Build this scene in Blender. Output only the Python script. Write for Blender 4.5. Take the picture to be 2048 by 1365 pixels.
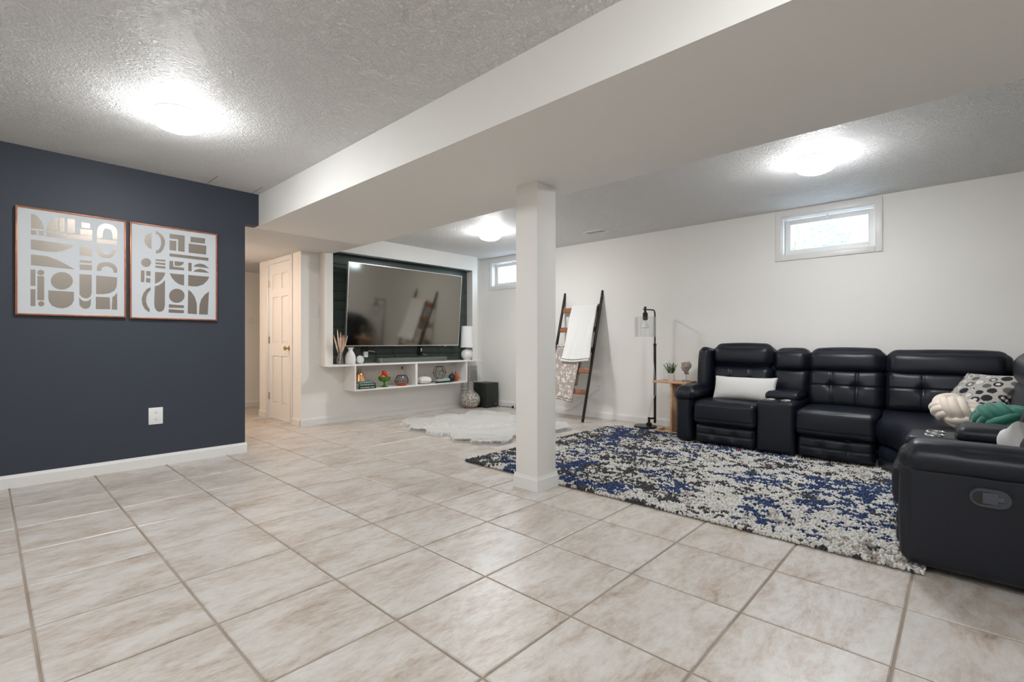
import bpy, bmesh, math, random
import numpy as np
from mathutils import Vector, Matrix

# ------------------------------------------------------------------ camera, world, exposure
SC = bpy.context.scene
COL = SC.collection
for o in list(bpy.data.objects):
    bpy.data.objects.remove(o, do_unlink=True)
cam_d = bpy.data.cameras.new('camera')
cam = bpy.data.objects.new('camera', cam_d)
COL.objects.link(cam)
cam.location = (0.0, 0.0, 1.025)
cam.rotation_euler = (math.radians(90), 0, -0.8245)
cam_d.sensor_width = 36.0
cam_d.lens = 976.08 / 2048 * 36.0
cam_d.shift_y = 1.88 / 2048
cam_d.clip_start = 0.02
SC.camera = cam
W = bpy.data.worlds.new('world'); SC.world = W; W.use_nodes = True
bgn = W.node_tree.nodes['Background']
bgn.inputs[0].default_value = (0.72, 0.86, 1.0, 1)
bgn.inputs[1].default_value = 6.0
SC.view_settings.view_transform = 'Standard'
SC.view_settings.look = 'None'
SC.view_settings.gamma = 1.0
SC.view_settings.use_curve_mapping = False
SC.view_settings.exposure = 0.85
LAMP_COOL = 72.0      # strength of the ceiling fixtures
LAMP_WARM = 50.0      # the warm fixture in the side hall

# ------------------------------------------------------------------ materials
def mat(name, col, rough=0.5, metal=0.0, col2=None, nscale=8.0, ndetail=4, stretch=None, bump=0.0, bscale=60.0,
        bdist=0.004, coat=0.0, spec=0.5, trans=0.0, emit=None, estr=0.0, vcol=False, lo=0.35, hi=0.65, sheen=0.0,
        coords='Object', bdetail=3, distort=0.0):
    m = bpy.data.materials.new(name); m.use_nodes = True
    nt = m.node_tree; b = nt.nodes['Principled BSDF']
    b.inputs['Base Color'].default_value = (*col, 1)
    b.inputs['Roughness'].default_value = rough
    b.inputs['Metallic'].default_value = metal
    b.inputs['Specular IOR Level'].default_value = spec
    b.inputs['Coat Weight'].default_value = coat
    b.inputs['Coat Roughness'].default_value = 0.15
    b.inputs['Transmission Weight'].default_value = trans
    b.inputs['Sheen Weight'].default_value = sheen
    if emit:
        b.inputs['Emission Color'].default_value = (*emit, 1); b.inputs['Emission Strength'].default_value = estr
    tc = nt.nodes.new('ShaderNodeTexCoord')
    src = tc.outputs[coords]
    if stretch:
        mp = nt.nodes.new('ShaderNodeMapping'); mp.inputs['Scale'].default_value = stretch
        nt.links.new(src, mp.inputs['Vector']); src = mp.outputs['Vector']
    if vcol:
        a = nt.nodes.new('ShaderNodeAttribute'); a.attribute_name = 'Col'
        nt.links.new(a.outputs['Color'], b.inputs['Base Color'])
    elif col2:
        n = nt.nodes.new('ShaderNodeTexNoise'); n.inputs['Scale'].default_value = nscale
        n.inputs['Detail'].default_value = ndetail; n.inputs['Distortion'].default_value = distort
        r = nt.nodes.new('ShaderNodeValToRGB')
        r.color_ramp.elements[0].position = lo; r.color_ramp.elements[1].position = hi
        r.color_ramp.elements[0].color = (*col, 1); r.color_ramp.elements[1].color = (*col2, 1)
        nt.links.new(src, n.inputs['Vector']); nt.links.new(n.outputs['Fac'], r.inputs['Fac'])
        nt.links.new(r.outputs['Color'], b.inputs['Base Color'])
    if bump > 0:
        n2 = nt.nodes.new('ShaderNodeTexNoise'); n2.inputs['Scale'].default_value = bscale
        n2.inputs['Detail'].default_value = bdetail
        bp = nt.nodes.new('ShaderNodeBump'); bp.inputs['Strength'].default_value = bump
        bp.inputs['Distance'].default_value = bdist
        nt.links.new(tc.outputs[coords], n2.inputs['Vector']); nt.links.new(n2.outputs['Fac'], bp.inputs['Height'])
        nt.links.new(bp.outputs['Normal'], b.inputs['Normal'])
    return m

def thin_glass(name, tint=(0.985, 0.99, 0.99), refl=0.10):
    m = bpy.data.materials.new(name); m.use_nodes = True
    nt = m.node_tree; nt.nodes.clear()
    out = nt.nodes.new('ShaderNodeOutputMaterial'); mx = nt.nodes.new('ShaderNodeMixShader')
    t = nt.nodes.new('ShaderNodeBsdfTransparent'); t.inputs[0].default_value = (*tint, 1)
    g = nt.nodes.new('ShaderNodeBsdfGlossy'); g.inputs['Roughness'].default_value = 0.03
    lw = nt.nodes.new('ShaderNodeLayerWeight'); lw.inputs[0].default_value = 0.35
    ma = nt.nodes.new('ShaderNodeMath'); ma.operation = 'MULTIPLY_ADD'
    ma.inputs[1].default_value = 0.28; ma.inputs[2].default_value = refl * 0.4
    nt.links.new(lw.outputs['Facing'], ma.inputs[0]); nt.links.new(ma.outputs[0], mx.inputs[0])
    nt.links.new(t.outputs[0], mx.inputs[1]); nt.links.new(g.outputs[0], mx.inputs[2])
    nt.links.new(mx.outputs[0], out.inputs[0])
    return m

M = {}
M['paint'] = mat('paint_white', (0.86, 0.845, 0.81), 0.6, bump=0.05, bscale=250, bdist=0.001)
M['trim'] = mat('trim_white', (0.82, 0.81, 0.79), 0.35)
M['navy'] = mat('paint_navy', (0.034, 0.043, 0.061), 0.55, bump=0.08, bscale=200, bdist=0.001)
M['grout'] = mat('grout', (0.27, 0.21, 0.165), 0.8, col2=(0.40, 0.34, 0.28), nscale=2.0)
M['leather'] = mat('black_leather', (0.0055, 0.0080, 0.0155), 0.40, bump=0.16, bscale=420, bdist=0.002, spec=0.42, coat=0.0)
M['plank'] = mat('plank_dark_green', (0.062, 0.086, 0.072), 0.42, col2=(0.050, 0.072, 0.060), nscale=3, stretch=(0.4, 4, 6))
M['screen'] = mat('tv_screen', (0.27, 0.255, 0.225), 0.075, metal=1.0)
M['silver'] = mat('silver_metal', (0.75, 0.74, 0.72), 0.3, metal=1.0)
M['chrome'] = mat('chrome', (0.85, 0.85, 0.85), 0.1, metal=1.0)
M['black'] = mat('black_plastic', (0.012, 0.012, 0.012), 0.45)
M['blackmetal'] = mat('black_metal', (0.015, 0.014, 0.013), 0.4, metal=0.3)
M['bronze'] = mat('dark_bronze', (0.035, 0.028, 0.024), 0.35, metal=0.7)
M['white'] = mat('white_plastic', (0.85, 0.85, 0.84), 0.35)
M['slot'] = mat('outlet_slot', (0.06, 0.06, 0.06), 0.5)
M['brass'] = mat('brass', (0.62, 0.45, 0.2), 0.25, metal=1.0)
M['nickel'] = mat('nickel', (0.55, 0.5, 0.45), 0.3, metal=1.0)
M['copperframe'] = mat('copper_wood', (0.33, 0.115, 0.055), 0.35, col2=(0.45, 0.17, 0.085), nscale=20, metal=0.25)
M['paper'] = mat('art_paper', (0.60, 0.63, 0.66), 0.6)
M['foil'] = mat('champagne_foil', (0.30, 0.265, 0.23), 0.32, metal=0.7, bump=0.25, bscale=160, bdist=0.002)
M['rungwood'] = mat('rung_wood', (0.20, 0.075, 0.03), 0.5, col2=(0.36, 0.16, 0.075), nscale=6, stretch=(8, 1.2, 8))
M['pine'] = mat('light_wood', (0.58, 0.33, 0.18), 0.45, col2=(0.68, 0.42, 0.25), nscale=9, stretch=(6, 1.0, 6))
M['towel'] = mat('white_fleece', (0.83, 0.83, 0.81), 0.9, sheen=0.3, bump=0.25, bscale=300, bdist=0.002)
M['vcol'] = mat('printed_fabric', (0.5, 0.5, 0.5), 0.9, vcol=True, bump=0.2, bscale=400, bdist=0.002)
M['vceramic'] = mat('painted_ceramic', (0.5, 0.5, 0.5), 0.45, vcol=True)
M['shag'] = mat('shag_yarn', (0.5, 0.5, 0.5), 0.95, vcol=True, sheen=0.2)
M['fur'] = mat('white_fur', (0.87, 0.86, 0.83), 0.85, sheen=0.4)
def fur_material():
    m = bpy.data.materials.new('white_fur'); m.use_nodes = True; nt = m.node_tree; nt.nodes.clear()
    out = nt.nodes.new('ShaderNodeOutputMaterial'); mx = nt.nodes.new('ShaderNodeMixShader'); mx.inputs[0].default_value = 0.45
    d = nt.nodes.new('ShaderNodeBsdfDiffuse'); d.inputs[0].default_value = (0.97, 0.96, 0.935, 1)
    t = nt.nodes.new('ShaderNodeBsdfTranslucent'); t.inputs[0].default_value = (0.97, 0.96, 0.935, 1)
    nt.links.new(d.outputs[0], mx.inputs[1]); nt.links.new(t.outputs[0], mx.inputs[2]); nt.links.new(mx.outputs[0], out.inputs[0]); return m
M['fur'] = fur_material()
M['lightcloth'] = mat('pale_linen', (0.70, 0.69, 0.67), 0.9, bump=0.25, bscale=350, bdist=0.002)
M['creamvelvet'] = mat('cream_velvet', (0.78, 0.68, 0.58), 0.8, sheen=0.6, bump=0.15, bscale=200)
M['greenvelvet'] = mat('green_velvet', (0.005, 0.125, 0.082), 0.65, sheen=0.5, col2=(0.008, 0.17, 0.115), nscale=14)
M['glass'] = thin_glass('clear_glass')
M['pane'] = thin_glass('window_glass', (0.97, 0.99, 1.0), 0.05)
M['greenglass'] = mat('green_glass', (0.10, 0.42, 0.03), 0.08, trans=0.6)
M['apple'] = mat('apple_red', (0.55, 0.03, 0.015), 0.25, col2=(0.75, 0.16, 0.06), nscale=9)
M['leaf'] = mat('leaf_green', (0.025, 0.085, 0.010), 0.5, col2=(0.09, 0.19, 0.03), nscale=30)
M['shrub'] = mat('shrub_leaf', (0.16, 0.40, 0.38), 0.5, col2=(0.26, 0.52, 0.48), nscale=6)
M['stone'] = mat('carved_stone', (0.25, 0.20, 0.17), 0.8, col2=(0.42, 0.35, 0.31), nscale=25, bump=0.4, bscale=90)
M['marble'] = mat('marble_white', (0.80, 0.79, 0.77), 0.35, col2=(0.60, 0.58, 0.56), nscale=7, distort=2.5, lo=0.55, hi=0.72)
M['shade'] = mat('lamp_linen', (0.83, 0.83, 0.82), 0.85)
M['bell'] = mat('copper_bell', (0.55, 0.20, 0.07), 0.28, metal=0.8, col2=(0.62, 0.42, 0.20), nscale=5)
M['reed'] = mat('pampas', (0.62, 0.40, 0.28), 0.9, col2=(0.78, 0.64, 0.50), nscale=15)
M['redwax'] = mat('red_wax', (0.48, 0.05, 0.015), 0.35)
M['orange'] = mat('orange_glass', (0.50, 0.075, 0.015), 0.15)
M['blackglaze'] = mat('black_glaze', (0.012, 0.013, 0.018), 0.12)
M['pumpkin'] = mat('speckled_white', (0.80, 0.78, 0.73), 0.5, col2=(0.45, 0.40, 0.34), nscale=45, lo=0.58, hi=0.75)
M['soundbar'] = mat('grey_cloth', (0.12, 0.13, 0.11), 0.8, bump=0.2, bscale=500)
M['barcap'] = mat('grey_cap', (0.17, 0.18, 0.16), 0.45)
M['grillewhite'] = mat('grille_white', (0.72, 0.71, 0.68), 0.45)
M['darkvoid'] = mat('duct_dark', (0.10, 0.10, 0.095), 0.8)
for nm, c in (('book_grey', (0.13, 0.16, 0.19)), ('book_green', (0.005, 0.10, 0.045)), ('book_black', (0.012, 0.014, 0.013)),
              ('book_pink', (0.62, 0.42, 0.36)), ('book_mint', (0.36, 0.60, 0.50)), ('page', (0.80, 0.77, 0.70)), ('ink_white', (0.7, 0.7, 0.66)),
              ('knotwood', (0.26, 0.09, 0.03)), ('redbit', (0.6, 0.02, 0.02)), ('cordwhite', (0.6, 0.59, 0.56)), ('soil', (0.04, 0.028, 0.02))):
    M[nm] = mat(nm, c, 0.5)
def lit_glass(name, col, strength):
    """diffuser over a downward led board: the flanks of the dome glow less than its bottom"""
    m = mat(name, (0.9, 0.9, 0.9), 0.4, emit=col, estr=strength); nt = m.node_tree; b = nt.nodes['Principled BSDF']
    geo = nt.nodes.new('ShaderNodeNewGeometry'); sx = nt.nodes.new('ShaderNodeSeparateXYZ'); nt.links.new(geo.outputs['Normal'], sx.inputs[0])
    mr = nt.nodes.new('ShaderNodeMapRange'); mr.inputs['From Min'].default_value = 0.15; mr.inputs['From Max'].default_value = -1.0
    mr.inputs['To Min'].default_value = strength * 0.22; mr.inputs['To Max'].default_value = strength * 1.35
    nt.links.new(sx.outputs['Z'], mr.inputs['Value']); nt.links.new(mr.outputs['Result'], b.inputs['Emission Strength']); return m
M['lampglass'] = lit_glass('lit_diffuser', (0.97, 0.985, 1.0), LAMP_COOL)
M['lampwarm'] = lit_glass('lit_warm_diffuser', (1.0, 0.77, 0.60), LAMP_WARM)

def ceiling_material():
    m = mat('textured_ceiling', (0.88, 0.875, 0.86), 0.55)
    nt = m.node_tree; b = nt.nodes['Principled BSDF']
    tc = nt.nodes.new('ShaderNodeTexCoord')
    n1 = nt.nodes.new('ShaderNodeTexNoise'); n1.inputs['Scale'].default_value = 24; n1.inputs['Detail'].default_value = 4
    n1.inputs['Roughness'].default_value = 0.62; n1.inputs['Distortion'].default_value = 2.6
    n2 = nt.nodes.new('ShaderNodeTexVoronoi'); n2.feature = 'DISTANCE_TO_EDGE'; n2.inputs['Scale'].default_value = 26
    nd = nt.nodes.new('ShaderNodeTexNoise'); nd.inputs['Scale'].default_value = 9
    mx = nt.nodes.new('ShaderNodeMixRGB'); mx.blend_type = 'ADD'; mx.inputs[0].default_value = 0.16
    nt.links.new(tc.outputs['Object'], nd.inputs['Vector'])
    nt.links.new(tc.outputs['Object'], mx.inputs[1]); nt.links.new(nd.outputs['Color'], mx.inputs[2])
    nt.links.new(mx.outputs[0], n2.inputs['Vector']); nt.links.new(tc.outputs['Object'], n1.inputs['Vector'])
    rp = nt.nodes.new('ShaderNodeValToRGB'); rp.color_ramp.elements[0].position = 0.42; rp.color_ramp.elements[1].position = 0.60
    nt.links.new(n1.outputs['Fac'], rp.inputs['Fac'])
    mu = nt.nodes.new('ShaderNodeMath'); mu.operation = 'MULTIPLY_ADD'; mu.inputs[1].default_value = 1.2
    nt.links.new(n2.outputs['Distance'], mu.inputs[0]); nt.links.new(rp.outputs['Color'], mu.inputs[2])
    bp = nt.nodes.new('ShaderNodeBump'); bp.inputs['Strength'].default_value = 0.8; bp.inputs['Distance'].default_value = 0.008
    nt.links.new(mu.outputs[0], bp.inputs['Height']); nt.links.new(bp.outputs['Normal'], b.inputs['Normal'])
    return m
M['ceiling'] = ceiling_material()

def tile_material():
    m = mat('stone_tile', (0.5, 0.45, 0.4), 0.34)
    nt = m.node_tree; b = nt.nodes['Principled BSDF']
    oi = nt.nodes.new('ShaderNodeObjectInfo'); geo = nt.nodes.new('ShaderNodeNewGeometry')
    sc = nt.nodes.new('ShaderNodeVectorMath'); sc.operation = 'SCALE'; sc.inputs['Scale'].default_value = 41.0
    cmb = nt.nodes.new('ShaderNodeCombineXYZ')
    for k in range(3): nt.links.new(oi.outputs['Random'], cmb.inputs[k])
    nt.links.new(cmb.outputs[0], sc.inputs[0])
    add = nt.nodes.new('ShaderNodeVectorMath'); add.operation = 'ADD'
    nt.links.new(geo.outputs['Position'], add.inputs[0]); nt.links.new(sc.outputs['Vector'], add.inputs[1])
    mp = nt.nodes.new('ShaderNodeMapping'); mp.inputs['Rotation'].default_value = (0, 0, 0.35); mp.inputs['Scale'].default_value = (1.5, 3.4, 1)
    nt.links.new(add.outputs[0], mp.inputs['Vector'])
    n1 = nt.nodes.new('ShaderNodeTexNoise'); n1.inputs['Scale'].default_value = 1.9; n1.inputs['Detail'].default_value = 12
    n1.inputs['Roughness'].default_value = 0.74; n1.inputs['Distortion'].default_value = 0.45
    nt.links.new(mp.outputs[0], n1.inputs['Vector'])
    n3 = nt.nodes.new('ShaderNodeTexNoise'); n3.inputs['Scale'].default_value = 11.0; n3.inputs['Detail'].default_value = 8
    n3.inputs['Roughness'].default_value = 0.75; nt.links.new(mp.outputs[0], n3.inputs['Vector'])
    mixf = nt.nodes.new('ShaderNodeMixRGB'); mixf.inputs[0].default_value = 0.36
    nt.links.new(n1.outputs['Fac'], mixf.inputs[1]); nt.links.new(n3.outputs['Fac'], mixf.inputs[2])
    r = nt.nodes.new('ShaderNodeValToRGB'); e = r.color_ramp.elements
    e[0].position = 0.365; e[0].color = (0.315, 0.24, 0.18, 1)
    e[1].position = 0.64; e[1].color = (0.635, 0.62, 0.595, 1)
    k = e.new(0.445); k.color = (0.47, 0.405, 0.345, 1)
    k = e.new(0.525); k.color = (0.565, 0.525, 0.48, 1)
    nt.links.new(mixf.outputs[0], r.inputs['Fac'])
    nt.links.new(r.outputs['Color'], b.inputs['Base Color'])
    bp = nt.nodes.new('ShaderNodeBump'); bp.inputs['Strength'].default_value = 0.22; bp.inputs['Distance'].default_value = 0.004
    nt.links.new(mixf.outputs[0], bp.inputs['Height']); nt.links.new(bp.outputs['Normal'], b.inputs['Normal'])
    return m
M['tile'] = tile_material()

# ------------------------------------------------------------------ object helpers
def tag(o, label=None, cat=None, group=None, kind=None):
    if label: o['label'] = label
    if cat: o['category'] = cat
    if group: o['group'] = group
    if kind: o['kind'] = kind
    return o

def empty(name, loc=(0, 0, 0), rz=0.0, label=None, cat=None, group=None, kind=None):
    o = bpy.data.objects.new(name, None); COL.objects.link(o)
    o.location = loc; o.rotation_euler = (0, 0, rz); o.empty_display_size = 0.05
    return tag(o, label, cat, group, kind)

def link(name, me, m, parent=None):
    o = bpy.data.objects.new(name, me); COL.objects.link(o)
    if m is not None and len(me.materials) == 0: me.materials.append(m)
    if parent is not None: o.parent = parent
    return o

class MB:
    """collects vertices and faces of one mesh"""
    def __init__(s): s.v = []; s.f = []
    def add(s, v, f):
        n = len(s.v); s.v += [tuple(map(float, p)) for p in v]; s.f += [tuple(int(i) + n for i in q) for q in f]; return s
    def box(s, lo, hi, bev=0.0):
        (a, b, c), (d, e, g) = lo, hi
        if bev <= 0:
            v = [(a, b, c), (d, b, c), (d, e, c), (a, e, c), (a, b, g), (d, b, g), (d, e, g), (a, e, g)]
            return s.add(v, [(0, 3, 2, 1), (4, 5, 6, 7), (0, 1, 5, 4), (1, 2, 6, 5), (2, 3, 7, 6), (3, 0, 4, 7)])
        bm = bmesh.new(); bmesh.ops.create_cube(bm, size=1.0)
        for q in bm.verts: q.co = Vector(((a + d) / 2 + q.co.x * (d - a), (b + e) / 2 + q.co.y * (e - b), (c + g) / 2 + q.co.z * (g - c)))
        bmesh.ops.bevel(bm, geom=bm.edges[:], offset=bev, segments=2, affect='EDGES', profile=0.5)
        bm.verts.index_update()
        s.add([q.co[:] for q in bm.verts], [[q.index for q in f.verts] for f in bm.faces]); bm.free(); return s
    def lathe(s, prof, n=28, c=(0, 0, 0), fn=None):
        v = []; f = []
        for i, (r, z) in enumerate(prof):
            for k in range(n):
                t = 2 * math.pi * k / n
                rr = r * (fn(t, z) if fn else 1.0)
                v.append((c[0] + rr * math.cos(t), c[1] + rr * math.sin(t), c[2] + z))
        for i in range(len(prof) - 1):
            for k in range(n):
                k2 = (k + 1) % n
                f.append((i * n + k, i * n + k2, (i + 1) * n + k2, (i + 1) * n + k))
        f.append(tuple(range(n))[::-1]); f.append(tuple((len(prof) - 1) * n + k for k in range(n)))
        return s.add(v, f)
    def tube(s, pts, r, n=10, closed=False, flat=1.0):
        P = [Vector(p) for p in pts]; m = len(P); v = []; f = []
        R = r if hasattr(r, '__len__') else [r] * m
        up = Vector((0, 0, 1)); prev = None
        for i in range(m):
            if closed: t = P[(i + 1) % m] - P[i - 1]
            else: t = P[min(i + 1, m - 1)] - P[max(i - 1, 0)]
            t.normalize()
            if prev is None:
                a = t.cross(up)
                if a.length < 1e-3: a = t.cross(Vector((1, 0, 0)))
            else:
                a = prev - t * prev.dot(t)
            a.normalize(); prev = a; b = t.cross(a)
            for k in range(n):
                g = 2 * math.pi * k / n
                v.append(P[i] + a * (R[i] * math.cos(g)) + b * (R[i] * flat * math.sin(g)))
        for i in range(m if closed else m - 1):
            j = (i + 1) % m
            for k in range(n):
                k2 = (k + 1) % n
                f.append((i * n + k, i * n + k2, j * n + k2, j * n + k))
        if not closed:
            f.append(tuple(range(n))[::-1]); f.append(tuple((m - 1) * n + k for k in range(n)))
        return s.add(v, f)
    def prism(s, poly, axis, lo, hi):
        """poly of 2D points in the two other axes, extruded along axis"""
        n = len(poly); v = []
        for w in (lo, hi):
            for p in poly:
                q = list(p); q.insert(axis, w); v.append(q)
        f = [tuple(range(n))[::-1], tuple(range(n, 2 * n))]
        for k in range(n):
            k2 = (k + 1) % n; f.append((k, k2, n + k2, n + k))
        return s.add(v, f)
    def sphere(s, c, r, nu=16, nv=10, sc=(1, 1, 1)):
        prof = [(max(1e-4, math.sin(math.pi * i / nv)) * r, -math.cos(math.pi * i / nv) * r) for i in range(nv + 1)]
        m = MB().lathe(prof, nu)
        return s.add([(c[0] + x * sc[0], c[1] + y * sc[1], c[2] + z * sc[2]) for x, y, z in m.v], m.f)
    def xform(s, mtx):
        s.v = [tuple(mtx @ Vector(p)) for p in s.v]; return s
    def mesh(s, name, smooth=None, cols=None):
        me = bpy.data.meshes.new(name); me.from_pydata(s.v, [], s.f)
        bm = bmesh.new(); bm.from_mesh(me)
        bmesh.ops.recalc_face_normals(bm, faces=bm.faces[:]); bm.to_mesh(me); bm.free()
        if smooth is not None:
            me.shade_smooth(); me.set_sharp_from_angle(angle=math.radians(smooth))
        if cols is not None:
            a = me.color_attributes.new('Col', 'FLOAT_COLOR', 'POINT')
            a.data.foreach_set('color', np.concatenate([np.asarray(cols, np.float32), np.ones((len(s.v), 1), np.float32)], 1).ravel())
        me.update(); return me
    def build(s, name, m, parent=None, smooth=None, cols=None, world=False):
        """world=True: vertices are in world space and the parent empty has no rotation"""
        if world and parent is not None:
            L = Vector(parent.location); p = parent.parent
            while p: L += Vector(p.location); p = p.parent
            s.v = [(x - L.x, y - L.y, z - L.z) for x, y, z in s.v]
        return link(name, s.mesh(name, smooth, cols), m, parent)

def origin_to(o, loc):
    """put the origin of a one-mesh object at loc, keeping its place"""
    loc = Vector(loc); o.data.transform(Matrix.Translation(-loc)); o.location = loc; return o

def bx(name, lo, hi, m, parent=None, bev=0.0, world=False, smooth=None):
    return MB().box(lo, hi, bev).build(name, m, parent, smooth=smooth if smooth is not None else (40 if bev else None), world=world)

def raw_mesh(name, V, quads=None, tris=None, cols=None, smooth=False):
    """fast mesh from numpy arrays"""
    me = bpy.data.meshes.new(name); V = np.asarray(V, np.float32)
    nq = 0 if quads is None else len(quads); nt_ = 0 if tris is None else len(tris)
    me.vertices.add(len(V)); me.vertices.foreach_set('co', V.ravel())
    idx = []; st = []
    if nq: idx.append(np.asarray(quads).ravel()); st.append(np.arange(nq) * 4)
    if nt_: idx.append(np.asarray(tris).ravel()); st.append(nq * 4 + np.arange(nt_) * 3)
    idx = np.concatenate(idx).astype(np.int32); st = np.concatenate(st).astype(np.int32)
    me.loops.add(len(idx)); me.loops.foreach_set('vertex_index', idx)
    me.polygons.add(nq + nt_); me.polygons.foreach_set('loop_start', st)
    if smooth: me.polygons.foreach_set('use_smooth', np.ones(nq + nt_, bool))
    if cols is not None:
        a = me.color_attributes.new('Col', 'FLOAT_COLOR', 'POINT')
        a.data.foreach_set('color', np.concatenate([np.asarray(cols, np.float32), np.ones((len(V), 1), np.float32)], 1).ravel())
    me.update(calc_edges=True); me.validate(); return me

def vnoise(x, y, seed=0):
    """smooth value noise on numpy arrays"""
    xi = np.floor(x).astype(np.int64); yi = np.floor(y).astype(np.int64); fx = x - xi; fy = y - yi
    def h(a, b):
        n = (a * 374761393 + b * 668265263 + seed * 974711) & 0x7fffffff
        n = ((n ^ (n >> 13)) * 1274126177) & 0x7fffffff
        return ((n ^ (n >> 16)) & 0xffff) / 65535.0
    sx = fx * fx * (3 - 2 * fx); sy = fy * fy * (3 - 2 * fy)
    a = h(xi, yi); b = h(xi + 1, yi); c = h(xi, yi + 1); d = h(xi + 1, yi + 1)
    return (a * (1 - sx) + b * sx) * (1 - sy) + (c * (1 - sx) + d * sx) * sy
def fbm(x, y, oct=4, seed=0):
    s = 0; a = 1.0; t = 0
    for k in range(oct):
        s = s + a * vnoise(x * 2 ** k + 17.3 * k, y * 2 ** k + 9.1 * k, seed + k); t += a; a *= 0.55
    return s / t

def copy_tree(o, parent=None):
    c = o.copy(); COL.objects.link(c); c.parent = parent
    for ch in list(o.children): copy_tree(ch, c)
    return c

# ------------------------------------------------------------------ the room shell
XR = 5.62; YTV = 5.88; YN = 4.90; ZL = 2.42; ZR = 2.385; ZB = 2.126; X0 = -2.4; Y0 = -2.4; YH = 8.3
TILE = 0.4572; TX0 = 0.5753; TY0 = 2.4493
def struct(o): o['kind'] = 'structure'; return o
def ms(): return MB()

# floor: grout bed with tiles laid on it one by one
floor = struct(bx('floor', (X0 - 0.15, Y0 - 0.15, -0.12), (XR + 0.25, YH + 0.15, -0.005), M['grout']))
rng = random.Random(4)
g = 0.0045; cache = {}
far = MB(); ntile = 0
def tile_mesh(w, h):
    key = (round(w, 3), round(h, 3))
    if key not in cache:
        c = 0.004; a, b = w / 2, h / 2; zt = 0.0; z1 = -0.003; zb = -0.012
        v = [(-a, -b, zb), (a, -b, zb), (a, b, zb), (-a, b, zb), (-a, -b, z1), (a, -b, z1), (a, b, z1), (-a, b, z1),
             (-a + c, -b + c, zt), (a - c, -b + c, zt), (a - c, b - c, zt), (-a + c, b - c, zt)]
        f = [(8, 9, 10, 11)]
        for k in range(4):
            j = (k + 1) % 4; f += [(k, j, 4 + j, 4 + k), (4 + k, 4 + j, 8 + j, 8 + k)]
        cache[key] = MB().add(v, f).mesh('tile'); cache[key].materials.append(M['tile'])
    return cache[key]
for a in range(-7, 13):
    for b in range(-14, 12):
        x0 = TX0 + TILE * a; y1 = TY0 - TILE * b; x1 = x0 + TILE; y0 = y1 - TILE
        x0 = max(x0, X0); x1 = min(x1, XR); y0 = max(y0, Y0); y1 = min(y1, YH)
        if x1 - x0 < 0.03 or y1 - y0 < 0.03: continue
        if x1 < 1.7 and y0 > YN: continue                    # behind the navy wall
        if x0 > 2.62 and y0 > YTV + 0.05 and y1 < 7.2: continue          # inside the closet block
        x0 += g; x1 -= g; y0 += g; y1 -= g
        cx, cy = (x0 + x1) / 2, (y0 + y1) / 2
        fw = cx * 0.7342 + cy * 0.6790; lat = cx * 0.679 - cy * 0.7342
        if fw > 0.45 and abs(lat) < fw * 1.05 + 0.45 and not (cx > 4.9 and cy < -0.3):
            o = link('tile', tile_mesh(x1 - x0, y1 - y0), M['tile'], floor); o.location = (cx, cy, 0); ntile += 1
        else:
            t = tile_mesh(x1 - x0, y1 - y0)
            far.add([(p.co.x + cx, p.co.y + cy, p.co.z) for p in t.vertices], [tuple(p.vertices) for p in t.polygons])
tag(far.build('tile_field', M['tile'], floor), kind='stuff')

# walls
nv = MB().box((X0, YN, 0), (1.645, YN + 0.12, ZL + 0.2)).box((1.645, YN, ZB), (1.765, YN + 0.12, ZL + 0.2))
struct(nv.build('wall_left', M['navy']))
struct(bx('wall_far', (2.60, YTV, 0), (XR + 0.2, YTV + 0.12, ZL + 0.2), M['paint']))
# right wall with two window openings
WIN = [(0.60, 1.385), (4.83, 5.65)]; WZ = (1.918, 2.312)
rw = MB(); prev = Y0
for (a, b) in WIN:
    rw.box((XR, prev, 0), (XR + 0.2, a, ZL + 0.2)); rw.box((XR, a, 0), (XR + 0.2, b, WZ[0])); rw.box((XR, a, WZ[1]), (XR + 0.2, b, ZL + 0.2)); prev = b
rw.box((XR, prev, 0), (XR + 0.2, YTV, ZL + 0.2))
struct(rw.build('wall_right', M['paint']))
struct(bx('wall_rear', (X0, Y0 - 0.12, 0), (XR + 0.2, Y0, ZL + 0.2), M['paint']))
struct(bx('wall_side', (X0 - 0.12, Y0 - 0.12, 0), (X0, YN + 0.12, ZL + 0.2), M['paint']))
# side hall: closet wall with the door, end wall, inner left wall
DY0, DY1, DZ = 6.175, 6.868, 2.055
cw = MB().box((2.60, YTV + 0.12, 0), (2.72, DY0 - 0.012, ZL)).box((2.60, DY1 + 0.012, 0), (2.72, 7.18, ZL)).box((2.60, DY0 - 0.012, DZ + 0.01), (2.72, DY1 + 0.012, ZL))
cw.box((2.72, 7.06, 0), (XR, 7.18, ZL))
struct(cw.build('wall_closet', M['paint']))
struct(bx('wall_hall_end', (1.0, YH, 0), (XR, YH + 0.1, ZL), M['paint']))
struct(bx('wall_hall_right', (4.2, 7.18, 0), (4.3, YH, ZL), M['paint']))
struct(bx('wall_hall_side', (1.0, YN + 0.12, 0), (1.1, YH, ZL), M['paint']))
# ceilings
struct(bx('ceiling', (X0, Y0, ZL), (1.765, YN, ZL + 0.15), M['ceiling']))
struct(bx('ceiling', (2.94, Y0, ZR), (XR, YTV, ZR + 0.15), M['ceiling']))
struct(bx('ceiling', (1.1, YN + 0.12, ZB), (2.94, YH, ZL + 0.1), M['ceiling']))
struct(bx('ceiling', (2.94, 7.18, ZB), (XR, YH, ZL + 0.1), M['ceiling']))
struct(bx('beam', (1.765, Y0, ZB), (2.94, YN + 0.12, ZL + 0.15), M['paint']))
bx('soffit_end', (2.60, YN + 0.12, ZB + 0.002), (2.94, YTV, ZL + 0.1), M['paint'], bpy.data.objects['beam'])
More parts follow.
